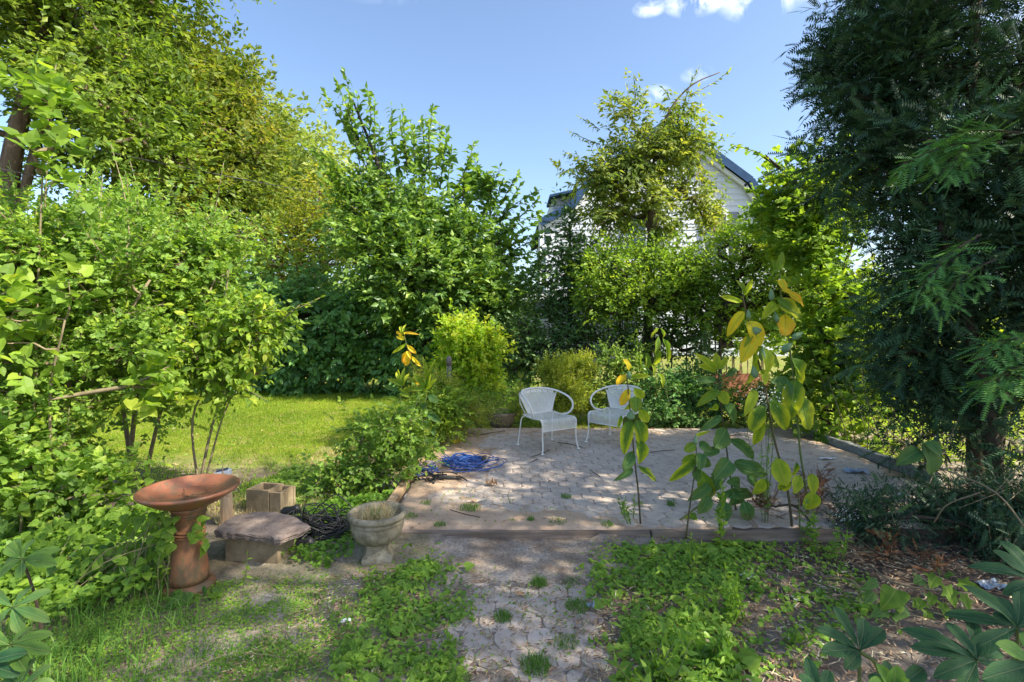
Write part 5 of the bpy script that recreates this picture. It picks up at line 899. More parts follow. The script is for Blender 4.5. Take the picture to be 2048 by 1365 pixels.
mwplant('fresh green milkweed nearest the lawn with an upright top', [(800, 900), (801, 830), (803, 765)], 5.1,
 [(540, 690, 488, 505, 46, 'l'), (545, 690, 570, 508, 42, 'g'), (548, 695, 620, 555, 36, 'l'), (545, 695, 410, 615, 44, 'g'), (535, 750, 345, 688, 42, 'd'), (540, 760, 595, 790, 60, 'g'), (535, 770, 510, 840, 55, 'd'), (510, 830, 330, 812, 34, 'g')], (), .006, 'gstem', 10, zoom=zL)
mwplant('milkweed with a bright yellow patch beside the fresh green one', [(852, 920), (852, 850), (853, 790)], 5.2,
 [(790, 720, 800, 425, 42, 'g'), (800, 720, 885, 420, 34, 'g'), (790, 720, 660, 560, 60, 'g'), (790, 730, 840, 560, 40, 'l'), (790, 735, 550, 720, 46, 'g'), (740, 590, 700, 690, 78, 'o'), (790, 740, 905, 620, 40, 'l'), (820, 800, 930, 860, 70, 'd'), (800, 880, 720, 950, 70, 'd'), (810, 980, 945, 1065, 75, 'd'), (800, 1050, 820, 1180, 100, 'g'), (830, 1110, 900, 1220, 50, 'd'), (790, 1060, 740, 1200, 70, 'g'), (780, 620, 640, 640, 50, 'g')], (), .007, 'gstem', 11, zoom=zL)
# tall narrow-leaved weeds
def tallweed(name, label, px, py, Y, top, n, k, Ln, seed, m='weed', r=.04):
    rng = RNG(seed); b = P(px, py, Y); b[2] = max(0, b[2]); t = thing(name, label, 'weed', b); tb = TM(); tl = TM(); h = P(px, top, Y)[2]
    for i in range(n):
        a = b+np.array([rng.normal(0, r), rng.normal(0, r), 0]); e = a+np.array([rng.normal(0, r), rng.normal(0, r), (h-b[2])*rng.uniform(.6, 1)]); pts = spline([a, (a+e)/2+rng.normal(0, .01, 3), e], 4); tube(tb, pts, np.linspace(.004, .0015, len(pts)), 5)
        sprays(rng, tl, a[None], (e-a)[None], np.linalg.norm(e-a), k, 'lance', Ln, rng.random(1), 'rad', droop=0, hang=.1, ang=1.0, wid=1.5, sizevar=.3)
    tb.build('stem' if n == 1 else 'stems', M['gstem'], t); tl.build('leaves', M[m], t)
tallweed('fleabane', 'upright bushy weed at the edge of the ground ivy, tallest of the front weeds', 1455, 1262, 2.72, 1135, 7, 34, .045, 201)
tallweed('fleabane', 'leafy weed below the bushy upright weed', 1420, 1345, 2.4, 1235, 6, 20, .055, 202)
tallweed('loosestrife', 'pale green upright weed in front of the patio timber', 1445, 1100, 3.55, 960, 2, 36, .065, 203, 'cover')
tallweed('loosestrife', 'slender weed growing out of the ground ivy below the timber', 1368, 1150, 3.2, 1060, 2, 26, .05, 204, 'cover')
tallweed('loosestrife', 'leafy weed at the foot of the tall milkweeds on the right', 1628, 1110, 3.5, 1015, 4, 24, .05, 205)
tallweed('plantain', 'broad-leaved weed at the bottom edge right of the path', 1300, 1400, 2.2, 1290, 8, 10, .075, 206, 'cover', .09)
tallweed('seedling', 'small seedling on the dark soil near the dead yew sprigs', 1668, 1110, 3.4, 1050, 4, 14, .04, 207)
tallweed('baby_weed', 'feathery weed on the patio edge between the single milkweed and the timber', 1255, 1040, 3.8, 985, 4, 26, .035, 208, 'weed', .05)
tallweed('seedling', 'low tuft of leaves on the mulch beside the bent rhododendron', 1595, 1290, 2.5, 1245, 5, 9, .04, 209, 'weed', .03)
tallweed('seedling', 'leafy seedling in front of the seat slab', 495, 1175, 3.05, 1075, 1, 9, .045, 210, 'cover', .02)
tallweed('baby_weed', 'tiny thin weed standing alone in the middle of the patio', 1022, 1007, 4.15, 975, 1, 8, .015, 211, 'dark', .005)
def whiteflowers():
    rng = RNG(61); t = thing('aster', 'cloud of tiny white flowers between the two tall milkweeds', 'wildflower', P(1530, 1050, 3.8)); tb = TM(); tl = TM(); fl = TM(); c = P(1522, 800, 3.8)
    for i in range(8):
        a = P(1530, 1050, 3.8)+rng.normal(0, .02, 3); e = c+rng.normal(0, 1, 3)*np.array([.07, .05, .05]); tube(tb, spline([a, (a+e)/2+rng.normal(0, .015, 3), e], 5), .0015, 4); sprays(rng, tl, a[None], (e-a)[None], np.linalg.norm(e-a), 44, 'lance', .035, rng.random(1), 'rad', droop=0, ang=.9)
    n = 200; C = c+rng.normal(0, 1, (n, 3))*np.array([.075, .05, .05]); cloud(fl, C, nrm(rng.normal(0, 1, (n, 3))), nrm(rng.normal(0, .4, (n, 3))+[0, -1, .3]), .009, 'oval', rng.random(n), 2)
    tb.build('stems', M['gstem'], t); tl.build('leaves', M['weed'], t); fl.build('flowers', M['flower'], t)
    t = thing('aster', 'small white-flowered weed beside the fallen yew boughs', 'wildflower', (2.45, 3.75, 0)); fl = TM(); tl = TM(); C = np.array([2.45, 3.72, .17])+rng.normal(0, 1, (90, 3))*np.array([.08, .05, .04]); cloud(fl, C, nrm(rng.normal(0, 1, (90, 3))), nrm(rng.normal(0, .4, (90, 3))+[0, -1, .3]), .01, 'oval', rng.random(90), 2)
    Bp = np.repeat([[2.45, 3.75, 0]], 9, 0)+rng.normal(0, .03, (9, 3))*[1, 1, 0]; sprays(rng, tl, Bp, rng.normal(0, .3, (9, 3))+[0, 0, 1], .2, 12, 'lance', .03, rng.random(9), 'rad'); tl.build('leaves', M['weed'], t); fl.build('flowers', M['flower'], t)
whiteflowers()
# vine by the bird bath
def bathvine():
    rng = RNG(55); base = G(230, 1200); t = thing('climbing_vine', 'bright heart-leaved vine climbing over the left side of the bird bath pedestal', 'vine', base); tm = TM(); n = 0
    BL = [(B(190, 1080, 3.15, 150, 62, .25), 150), (B(300, 1100, 3.05, 60, 90, .16), 75), (B(335, 1050, 2.95, 34, 48, .05), 40), (B(402, 1060, 3.0, 16, 45, .05), 12), (B(395, 1190, 2.9, 60, 12, .08), 14)]
    for bl, cnt in BL:
        C, N = blobsample(rng, [bl], cnt, .3); C[:, 2] = np.maximum(C[:, 2], .03)
        for c_, n_ in zip(C, N):
            # keep clear of the pedestal
            dx = c_[0]+1.93; dy = c_[1]-3.05; rr_ = math.hypot(dx, dy)
            if rr_ < .12: c_ = c_+np.array([dx, dy, 0])/max(rr_, .01)*(.13-rr_)
            d = nrm(np.array([rng.normal(0, .6), rng.normal(-.3, .35), rng.uniform(-1, .1)])); L = rng.uniform(.04, .068); nr = n_*.5+np.array([.2, -.7, .7])+rng.normal(0, .3, 3)
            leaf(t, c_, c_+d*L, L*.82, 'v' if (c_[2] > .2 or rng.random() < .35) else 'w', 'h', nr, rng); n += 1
    for i in range(30):
        a = base+np.array([rng.uniform(-.5, .35), rng.uniform(-.1, .2), 0]); e = blobsample(rng, [BL[i % 3][0]], 1)[0][0]; tube(tm, spline([a, (a+e)/2+rng.normal(0, .05, 3), e], 5), .002, 4)
    tm.build('stems', M['twig'], t)
bathvine()
cover('vine_undergrowth', 'dense small leaves under the climbing vine left of the bird bath', gpoly([(-200, 1230), (-100, 1050), (140, 1030), (330, 1050), (330, 1190), (230, 1225), (60, 1260)]), 5200, .045, M['cover'], .3, 56, thr=.1)
# heart-leaved seedling and maple seedling at lower right
def seedlings():
    rng = RNG(66); Yh = 2.6; t = thing('redbud_seedling', 'seedling with heart-shaped leaves on the mulch at the lower right', 'seedling', P(1800, 1240, Yh)*[1, 1, 0])
    zz = Zm(1600, 900, 2.935)
    for ax, ay, bx, by, w in ((450, 770, 365, 820, 50), (560, 830, 490, 935, 118), (570, 830, 600, 925, 115), (430, 840, 375, 905, 60), (560, 900, 590, 960, 80), (500, 930, 440, 970, 70), (620, 930, 560, 1000, 60), (545, 960, 570, 1010, 50)):
        a = P(*zz(ax, ay), Yh); b = P(*zz(bx, by), Yh-.05); leaf(t, a, b, w/2.935/F*Yh, 'v' if w > 70 else 'w', 'h', (rng.normal(0, .2), -1, .9), rng)
    tm = TM(); b0 = np.array([*P(1800, 1240, Yh)[:2], 0.]); 
    for q in ((1755, 1165), (1790, 1182), (1797, 1183), (1748, 1187)): tube(tm, spline([b0, (b0+P(*q, Yh))/2+[0, 0, .03], P(*q, Yh)], 5), .002, 5)
    tm.build('stems', M['twig'], t)
    Ym = 2.75; t = thing('maple_seedling', 'maple seedling with jagged leaves beside the heart-leaved seedling', 'seedling', P(1890, 1240, Ym)*[1, 1, 0])
    tv, tt = LEAF['maple']; ML = []
    for s in (811, 812):
        me = TM().add(tv, tt).data('leaf', attr=False); me.materials.append(LM['v' if s == 811 else 'w']); ML.append(me)
    for ax, ay, bx, by, w in ((815, 720, 815, 680, 45), (720, 760, 665, 785, 80), (800, 740, 770, 800, 90), (850, 740, 905, 730, 55), (860, 800, 905, 900, 100), (930, 780, 1010, 800, 90), (960, 850, 990, 930, 80), (720, 880, 690, 940, 70), (780, 850, 760, 920, 70), (840, 900, 860, 980, 80), (700, 900, 650, 930, 60), (760, 950, 720, 1010, 60)):
        a = P(*zz(ax, ay), Ym); b = P(*zz(bx, by), Ym-.04); d = b-a; L = w/2.935/F*Ym*1.1; y = Vector(nrm(d)); nn = Vector((rng.normal(0, .2), -.8, 1)); x = y.cross(nn).normalized(); z = x.cross(y)
        o = bpy.data.objects.new('leaf', ML[int(rng.random() < .4)]); COL.objects.link(o); o.parent = t; m = Matrix((x, y, z)).transposed().to_4x4() @ Matrix.Diagonal((L, L, L, 1)); m.translation = Vector(a)-Vector(t['_o']); o.matrix_local = m
    tm = TM(); b0 = np.array([*P(1890, 1240, Ym)[:2], 0.])
    for q in ((1878, 1145), (1845, 1160), (1920, 1165), (1895, 1180), (1860, 1200)): tube(tm, spline([b0, (b0+P(*q, Ym))/2+[0, 0, .03], P(*q, Ym)], 5), .002, 5)
    tm.build('stems', M['twig'], t)
seedlings()
# rhododendrons close to the camera
def rosette(t, tm, c, tips, wpx, Y, mk, rng, dz=0.):
    for i, q in enumerate(tips):
        k = q[3] if len(q) > 3 else mk; a = P(*c, Y); b = P(q[0], q[1], Y+(q[2] if len(q) > 2 else 0)); L = np.linalg.norm(b-a); leaf(t, a, b, wpx/F*Y*rng.uniform(.85, 1.1), k, 'r', (rng.normal(0, .25), -.75, 1), rng)
    tm = TM(); bd = P(*c, Y); e = bd+np.array([rng.normal(0, .04), .05, -.28]); tube(tm, spline([e, (e+bd)/2+[.01, 0, 0], bd], 5), np.linspace(.006, .004, 11), 6); tm.build('stem', M['gstem'] if c[0] > 500 else M['twigd'], t)
def rhodos():
    rng = RNG(71)
    t = thing('rhododendron', 'single bent rhododendron shoot with fanned leaves in front of the mulch', 'rhododendron', (1.0, 1.45, 0)); tm = TM()
    rosette(t, tm, (1719, 1302), [(1671, 1213, .03), (1733, 1235, .05), (1647, 1252, 0), (1770, 1255, .03), (1652, 1298, -.04), (1662, 1285, .05), (1700, 1330, -.06)], 29, 1.45, 'r', rng)
    tm = TM(); tube(tm, spline([P(1719, 1302, 1.45), P(1760, 1350, 1.45), np.array([1.08, 1.47, .3]), np.array([1.1, 1.5, 0])], 6), .006, 6); tm.build('branch', M['gstem'], t)
    t = thing('rhododendron', 'dense rhododendron at the lower right corner', 'rhododendron', (1.45, 1.45, 0)); tm = TM()
    rosette(t, tm, (2034, 1256), [(1954, 1172, 0), (1898, 1222, .03), (1946, 1298, -.05), (2045, 1180, .05), (2000, 1190, .05), (2090, 1230, 0), (2075, 1310, -.06), (1985, 1225, .04)], 30, 1.4, 'r', rng)
    rosette(t, tm, (1954, 1321), [(1822, 1252, .03), (1834, 1288, 0), (1884, 1345, -.05), (1900, 1240, .07), (1925, 1390, -.07), (1855, 1262, .08), (1945, 1230, .08), (2010, 1290, .04), (2030, 1350, -.04)], 29, 1.35, 'r', rng)
    rosette(t, tm, (2075, 1165), [(1957, 1122, 0), (1990, 1100, .03), (2016, 1079, .06), (2020, 1180, -.04), (2060, 1090, .06)], 28, 1.5, 'r', rng)
    rosette(t, tm, (1784, 1385), [(1774, 1320, .05), (1852, 1335, .05), (1740, 1350, .02), (1720, 1390, -.03), (1840, 1390, -.03), (1770, 1338, -.02, 'R'), (1795, 1335, -.03, 'R'), (1755, 1360, -.04, 'R'), (1815, 1360, -.04, 'R')], 30, 1.3, 'r', rng)
    rosette(t, tm, (1640, 1400), [(1614, 1315, .04), (1600, 1350, 0), (1660, 1340, .04), (1690, 1380, 0), (1570, 1375, -.02)], 27, 1.3, 'r', rng)
    rosette(t, tm, (2070, 1330), [(2010, 1285, 0, 'R'), (2055, 1262, .04, 'R'), (1985, 1350, -.04), (2060, 1400, -.05)], 36, 1.2, 'r', rng)
    t = thing('rhododendron', 'rhododendron with pointed leaves at the lower left corner', 'rhododendron', (-1.75, 1.8, 0)); tm = TM()
    rosette(t, tm, (45, 1119), [(62, 1072, .06), (118, 1095, .03), (100, 1112, 0), (10, 1090, .04), (0, 1125, 0), (41, 1155, -.06), (110, 1128, -.03), (-10, 1150, -.05), (25, 1078, .07)], 22, 1.85, 'w', rng)
    rosette(t, tm, (25, 1215), [(100, 1180, .03), (60, 1170, .05), (-20, 1180, .03), (90, 1235, -.03), (40, 1265, -.05), (-15, 1250, -.03)], 22, 1.8, 'd', rng)
    rosette(t, tm, (20, 1290), [(98, 1262, .03), (95, 1300, -.02), (60, 1250, .05), (-30, 1270, 0), (50, 1340, -.06), (-10, 1335, -.05)], 25, 1.7, 'w', rng)
    rosette(t, tm, (40, 1375), [(100, 1330, .03), (105, 1370, 0), (60, 1315, .05), (0, 1325, .04), (-10, 1370, 0)], 26, 1.65, 'd', rng)
    rosette(t, tm, (-30, 1330), [(40, 1300, .0), (30, 1345, -.02), (-10, 1280, .05)], 26, 1.65, 'r', rng)
rhodos()
mwplant('big-leaved milkweed seedling hanging at the right edge of the patio', [(1838, 920), (1845, 905), (1850, 885)], 3.6, [(1845, 890, 1875, 950, 50, 'd'), (1840, 900, 1800, 925, 28, 'd'), (1850, 885, 1885, 905, 24, 'd')], (), .004, 'gstem', 12, name='milkweed_sprig')
mwplant('thin milkweed with curled leaves against the young maple', [(1735, 900), (1738, 800), (1725, 735), (1712, 705)], 5.4, [(1728, 700, 1735, 745, 20, 'g'), (1740, 740, 1748, 770, 20, 'g'), (1750, 735, 1765, 760, 18, 'g'), (1735, 760, 1742, 790, 16, 'l')], (), .004, 'gstem', 13, name='milkweed_sprig')
# ------------------------------------------------------------------ grass tufts on path and patio
def tuft(px, py, label, r, h, n, seed, z=0., m='grassd', group='grass tufts on the path and patio'):
    rng = RNG(seed); c = G(px, py, z); tm = TM(); a = rng.uniform(0, 6.28, n); rr_ = r*np.sqrt(rng.random(n)); X = c[0]+rr_*np.cos(a); Y = c[1]+rr_*np.sin(a)
    blades(tm, rng, X, Y, np.full(n, z+.003), h*rng.uniform(.5, 1.1, n)*(1-.4*rr_/r), np.full(n, .0028), rng.random(n), .9); tag(tm.build('grass_tuft', M[m], at=c), label, 'grass tuft', group)
TF = [(1079, 1172, 'bright grass tuft in the middle of the path', .05, .085, 260, 0), (1072, 1338, 'largest grass tuft, at the near end of the path', .07, .09, 330, 0), (1006, 1240, 'grass tuft left of centre on the path', .05, .07, 220, 0), (1155, 1218, 'grass tuft beside the blue scrap on the path', .07, .07, 300, 0), (1140, 1136, 'small tuft on the right of the path near the ground ivy', .04, .06, 150, 0),
      (1069, 1098, 'tuft on the path just below the patio timber', .03, .05, 110, 0), (1108, 1108, 'thin yellowish tuft below the patio timber', .05, .05, 90, 0), (1142, 1168, 'sparse tuft between the two right-hand path tufts', .06, .05, 120, 0), (1130, 1290, 'dusty tuft on the right side of the near path', .06, .06, 150, 0), (910, 1372, 'grass tuft at the bottom edge left of the path', .07, .1, 240, 0), (700, 1320, 'wide grass tuft in the weedy turf at the bottom', .09, .09, 320, 0),
      (940, 1018, 'flat dark patch of grass on the patio', .09, .05, 330, .11), (1132, 996, 'small dark tuft in the patio joints', .05, .05, 130, .1), (880, 1052, 'bright tuft on the dusty corner of the patio', .045, .045, 120, .11), (1062, 1042, 'tuft on the patio just behind the timber', .03, .05, 90, .1), (1115, 1045, 'broad low tuft beside the timber on the patio', .07, .035, 170, .1), (852, 1008, 'tuft on the patio beside the urn rim', .05, .04, 90, .11), (1342, 1012, 'fluffy pale tuft under the small greyish milkweed', .03, .09, 90, .1), (1024, 1043, 'tiny tuft left of the one behind the timber', .03, .03, 50, .1), (1280, 1010, 'tiny tuft at the stem of the single milkweed', .03, .05, 60, .1), (820, 1035, 'pale tuft right behind the urn', .06, .05, 110, .11), (1215, 1052, 'weedy tuft against the timber under the chairs', .05, .05, 130, .1)]
for i, (a, b, l, r, h, n, z) in enumerate(TF): tuft(a, b, l, r, h, n, 300+i, z)
# ------------------------------------------------------------------ bird bath
def birdbath():
    c = np.array([-1.93, 3.06, 0]); t = thing('bird_bath', 'terracotta bird bath with a wide shallow bowl on a tapered pedestal', 'bird bath', c)
    q = TM(); lathe(q, [(0, .0), (.135, .0), (.14, .012), (.135, .03), (.11, .04), (.1, .05), (0, .05)], c, 40); q.build('base', M['terra'], t, True)
    q = TM(); lathe(q, [(0, .05), (.108, .05), (.106, .08), (.098, .16), (.088, .24), (.08, .3), (.076, .335), (.072, .37), (.072, .40), (.076, .425), (.085, .45), (.098, .475), (.105, .49), (0, .49)], c, 40); q.build('pedestal', M['terra'], t, True)
    for z, r_ in ((.318, .083), (.334, .085), (.35, .081), (.435, .084), (.45, .09)):
        q = TM(); th = np.linspace(0, 2*np.pi, 37); lathe(q, [(r_-.007, z-.007), (r_, z-.006), (r_+.004, z), (r_, z+.006), (r_-.007, z+.007)], c, 40); q.build('ring', M['terra'], t, True)
    q = TM(); lathe(q, [(0, .485), (.09, .488), (.14, .505), (.19, .53), (.235, .56), (.262, .58), (.27, .59), (.268, .6), (.258, .603), (.248, .598), (.225, .578), (.18, .55), (.12, .532), (0, .526)], c, 56); q.build('bowl', M['terrab'], t, True)
    q = TM(); rng = RNG(9); n = 26
    for i in range(n):
        a = rng.uniform(-.2, 2.2); r_ = rng.uniform(.02, .2); p0 = c+[r_*math.cos(a), r_*math.sin(a)-.04, .533+.28*max(0, r_-.12)]; d = np.array([rng.normal(0, .04), rng.normal(0, .025), .004]); tube(q, [p0-d, p0+rng.normal(0, .003, 3)+[0, 0, .003], p0+d], .0014, 4)
    q.build('leaf_litter', M['water'], t)
birdbath()
# ------------------------------------------------------------------ stone seat
def stones():
    rng = RNG(12)
    def gxy(px, py, z): return G(px, py, z)[:2]
    a = np.array([-1.865, 3.33]); b = np.array([-1.505, 3.285])
    d = nrm(b-a); n_ = np.array([-d[1], d[0]]); ctr = (a+b)/2+n_*.1
    def blk(bm):
        boxfn(.37, .2, .185)(bm); bmesh.ops.subdivide_edges(bm, edges=bm.edges[:], cuts=4, use_grid_fill=True)
        for v in bm.verts: v.co += Vector(rng.normal(0, .0018, 3))
    o = bm_obj('concrete_block', M['block'], blk, None, (ctr[0], ctr[1], .0925), (0, 0, math.atan2(d[1], d[0])), bevel=.004); tag(o, 'tan concrete block lying flat beneath the flagstone slab', 'concrete block')
    poly = [(428, 1066), (440, 1052), (470, 1034), (500, 1029), (540, 1027), (582, 1033), (605, 1046), (622, 1056), (600, 1068), (578, 1074), (560, 1083), (530, 1078), (500, 1074), (470, 1070), (446, 1070)]
    P0 = np.array([G(x, y, .222)[:2] for x, y in poly]); cc = P0.mean(0); tm = TM(); rings = []
    loop = []
    for i in range(len(P0)):
        for f in (0, .33, .66): loop.append(P0[i]*(1-f)+P0[(i+1) % len(P0)]*f+rng.normal(0, .004, 2))
    loop = np.array(loop); n = len(loop); V = []
    for zz, s in ((.19, .93), (.196, .965), (.203, .95), (.209, .99), (.216, .975), (.224, 1.0), (.232, .985), (.236, .96), (.237, .6), (.239, .25)):
        k = cc+(loop-cc)*(s+rng.normal(0, .008, n) if s > .9 else s)[..., None] if s > .9 else cc+(loop-cc)*s
        V.append(np.column_stack([k, np.full(n, zz)+rng.normal(0, .0015, n)]))
    V = np.concatenate(V); m_ = 10; T = []
    for r_ in range(m_-1):
        for j in range(n): k = (j+1) % n; a0 = r_*n+j; T += [(a0, r_*n+k, (r_+1)*n+k), (a0, (r_+1)*n+k, (r_+1)*n+j)]
    V = np.vstack([V, [[*cc, .24]], [[*cc, .19]]]); T += [((m_-1)*n+j, (m_-1)*n+(j+1) % n, len(V)-2) for j in range(n)]+[((j+1) % n, j, len(V)-1) for j in range(n)]
    tm.add(V, T); tag(tm.build('flagstone_slab', M['flag'], at=(cc[0], cc[1], .185)), 'rough brown flagstone slab laid on the concrete block as a seat', 'stone slab')
    # hollow block behind
    c = (-2.07, 4.3, 0); t = thing('hollow_block', 'upright hollow concrete block standing behind the flagstone seat', 'concrete block', c, rotz=R(-12))
    def hb(bm):
        for s, p in (((.21, .03, .2), (0, -.085, .1)), ((.21, .03, .2), (0, .085, .1)), ((.03, .139, .2), (-.09, 0, .1)), ((.03, .139, .2), (.09, 0, .1))):
            r = bmesh.ops.create_cube(bm, size=1); bmesh.ops.scale(bm, verts=r['verts'], vec=s); bmesh.ops.translate(bm, verts=r['verts'], vec=p)
    bm = bmesh.new(); hb(bm); me = bpy.data.meshes.new('shell'); bm.to_mesh(me); bm.free(); me.materials.append(M['block']); o = bpy.data.objects.new('shell', me); COL.objects.link(o); o.parent = t
    bm = bmesh.new(); boxfn(.1, .02, .17, (.165, .0, .09))(bm); me = bpy.data.meshes.new('web'); bm.to_mesh(me); bm.free(); me.materials.append(M['block']); o = bpy.data.objects.new('web', me); COL.objects.link(o); o.parent = t
    bm = bmesh.new(); boxfn(.1, .025, .19, (.165, .085, .095))(bm); boxfn(.1, .025, .19, (.165, -.085, .095))(bm); boxfn(.025, .139, .19, (.2, 0, .095))(bm); me = bpy.data.meshes.new('end'); bm.to_mesh(me); bm.free(); me.materials.append(M['block']); o = bpy.data.objects.new('end', me); COL.objects.link(o); o.parent = t
    # splintered post
    c = G(452, 1050, 0); t = thing('splintered_post', 'short splintered pale wooden post behind the bird bath bowl', 'post', c)
    tm = TM(); th = np.linspace(0, 2*np.pi, 14, endpoint=False); V = []
    for k, zz in enumerate((0, .1, .2, .26, .3)):
        V += [[c[0]+.05*math.cos(a)*(1+.12*math.sin(5*a))*(1-.25*k/4), c[1]+.035*math.sin(a), zz+(0 if k < 3 else .07*rng.normal()*(k-2)*.5)] for a in th]
    T = []
    for k in range(4):
        for j in range(14): a0 = k*14+j; b0 = k*14+(j+1) % 14; T += [(a0, b0, b0+14), (a0, b0+14, a0+14)]
    tm.add(V, T); tm.build('post', M['splint'], t)
    bm_obj('stake', M['trimw'], boxfn(.035, .025, .42), t, (c[0]-.02, c[1]+.01, .21), (0, R(-4), 0), bevel=.003)
    bm_obj('cap', M['paper'], boxfn(.12, .06, .05), t, (c[0]-.03, c[1]+.01, .4), (R(10), R(-10), .2), bevel=.01)
    bm_obj('panel', M['shut'], boxfn(.085, .03, .004), t, (c[0]-.03, c[1]-.002, .429), (R(18), R(-10), .2))
    # small rock at left edge, boards under vine
    def rock(px, py, s, label, m='flag'):
        rg = RNG(px); q = TM(); lathe(q, [(0, -.3), (.7, -.2), (1, .1), (.8, .45), (.35, .62), (0, .65)], (0, 0, 0), 11, mod=lambda th, z: 1+.2*np.sin(2*th+px)+.1*np.sin(5*th+z*4)); q.V[0] = q.V[0]*s+G(px, py, 0); tag(q.build('rock', M[m], at=G(px, py)), label, 'rock')
    rock(10, 1105, np.array([.09, .08, .12]), 'pale rounded rock at the left picture edge among the vine leaves', 'deadleaf'); rock(60, 1190, np.array([.13, .06, .1]), 'brown stone under the vine leaves at the lower left')
stones()
def coil(name, label, cat, c, R_, n, r, m, seed, flat=.8, h=.06, jit=.25, wild=3, parent=None):
    rng = RNG(seed); tm = TM()
    for i in range(n):
        f = rng.uniform(.55, 1.05)*(1.5 if i < wild else 1); cx = c[0]+rng.normal(0, R_*.16)+(R_*.5 if i < wild else 0)*rng.choice([-1, 1]); cy = c[1]+rng.normal(0, R_*.14); k = 9; a0 = rng.uniform(0, 6.28)
        ths = a0+np.linspace(0, 2*np.pi, k, endpoint=False); rr_ = R_*f*(1+rng.normal(0, jit*.35, k)); z = c[2]+r+np.abs(rng.normal(0, h*.4, k))+h*rng.random()*(1-f*.6 if i >= wild else 0)
        pts = spline(np.stack([cx+rr_*np.cos(ths), cy+rr_*flat*np.sin(ths), z], 1), 6, closed=True); pts[:, 2] = np.maximum(pts[:, 2], c[2]+r); tube(tm, np.vstack([pts, pts[:1]]), r, 5, cap=False)
    if parent is not None: return tm.build(name, m, parent, True)
    return tag(tm.build(name, m, at=c, smooth=True), label, cat)
t = thing('blue_cord', 'tangled coil of bright blue cord with a black plug on the patio', 'cord', (-.5, 5.2, .11))
coil('loops', '', '', (-.5, 5.22, .11), .22, 30, .0038, M['blue'], 91, .8, .09, .35, 6, parent=t)
coil('loose_end', '', '', (-.84, 4.98, .11), .12, 8, .004, M['blue'], 92, .7, .05, .5, 2, parent=t)
def plug():
    q = TM(); lathe(q, [(0, -.035), (.034, -.035), (.04, -.02), (.04, .03), (.025, .04), (0, .04)], (0, 0, 0), 18); q.V[0] = q.V[0] @ np.array(Matrix.Rotation(R(70), 3, 'X')).T+np.array([-.27, 5.17, .19]); q.build('plug', M['black'], t, True)
plug()
t2 = thing('black_strap', 'crumpled black straps at the near side of the blue cord', 'strap', (-.72, 4.75, .11)); rng = RNG(93); q = TM()
for i in range(16):
    a = np.array([-.72, 4.78, .13])+rng.normal(0, 1, 3)*[.1, .05, .012]; d = rng.normal(0, 1, 3)*[.1, .05, .015]; pts = spline([a-d, a+rng.normal(0, .02, 3), a+d], 5); pts[:, 2] = np.maximum(pts[:, 2], .115); tube(q, pts, .007, 6)
q.build('straps', M['black'], t2, True)
coil('black_cable', 'heap of tangled black cable behind the flagstone seat', 'cable', (-1.4, 3.72, .01), .2, 34, .0045, M['black'], 94, .8, .16, .5, 6)
def black_lumps():
    for i, (px, py, Y, s, lab) in enumerate(((580, 1022, 3.95, (.075, .04, .035), 'black rubber shoe lying behind the right end of the flagstone'), (607, 1090, 3.5, (.07, .045, .04), 'black rubber shoe in front of the cable heap'))):
        c = P(px, py, Y); c[2] = max(c[2], .05); q = TM(); lathe(q, [(0, -1), (.6, -.9), (1, -.5), (.85, 0), (.75, .4), (.9, .75), (.6, .98), (0, 1)], (0, 0, 0), 16); V = q.V[0]*np.array([s[1], s[2], s[0]]); V = V @ np.array(Matrix.Rotation(R(75), 3, 'Y')).T; q.V[0] = V+c; tag(q.build('rubber_shoe', M['black'], at=c, smooth=True), lab, 'shoe')
black_lumps()
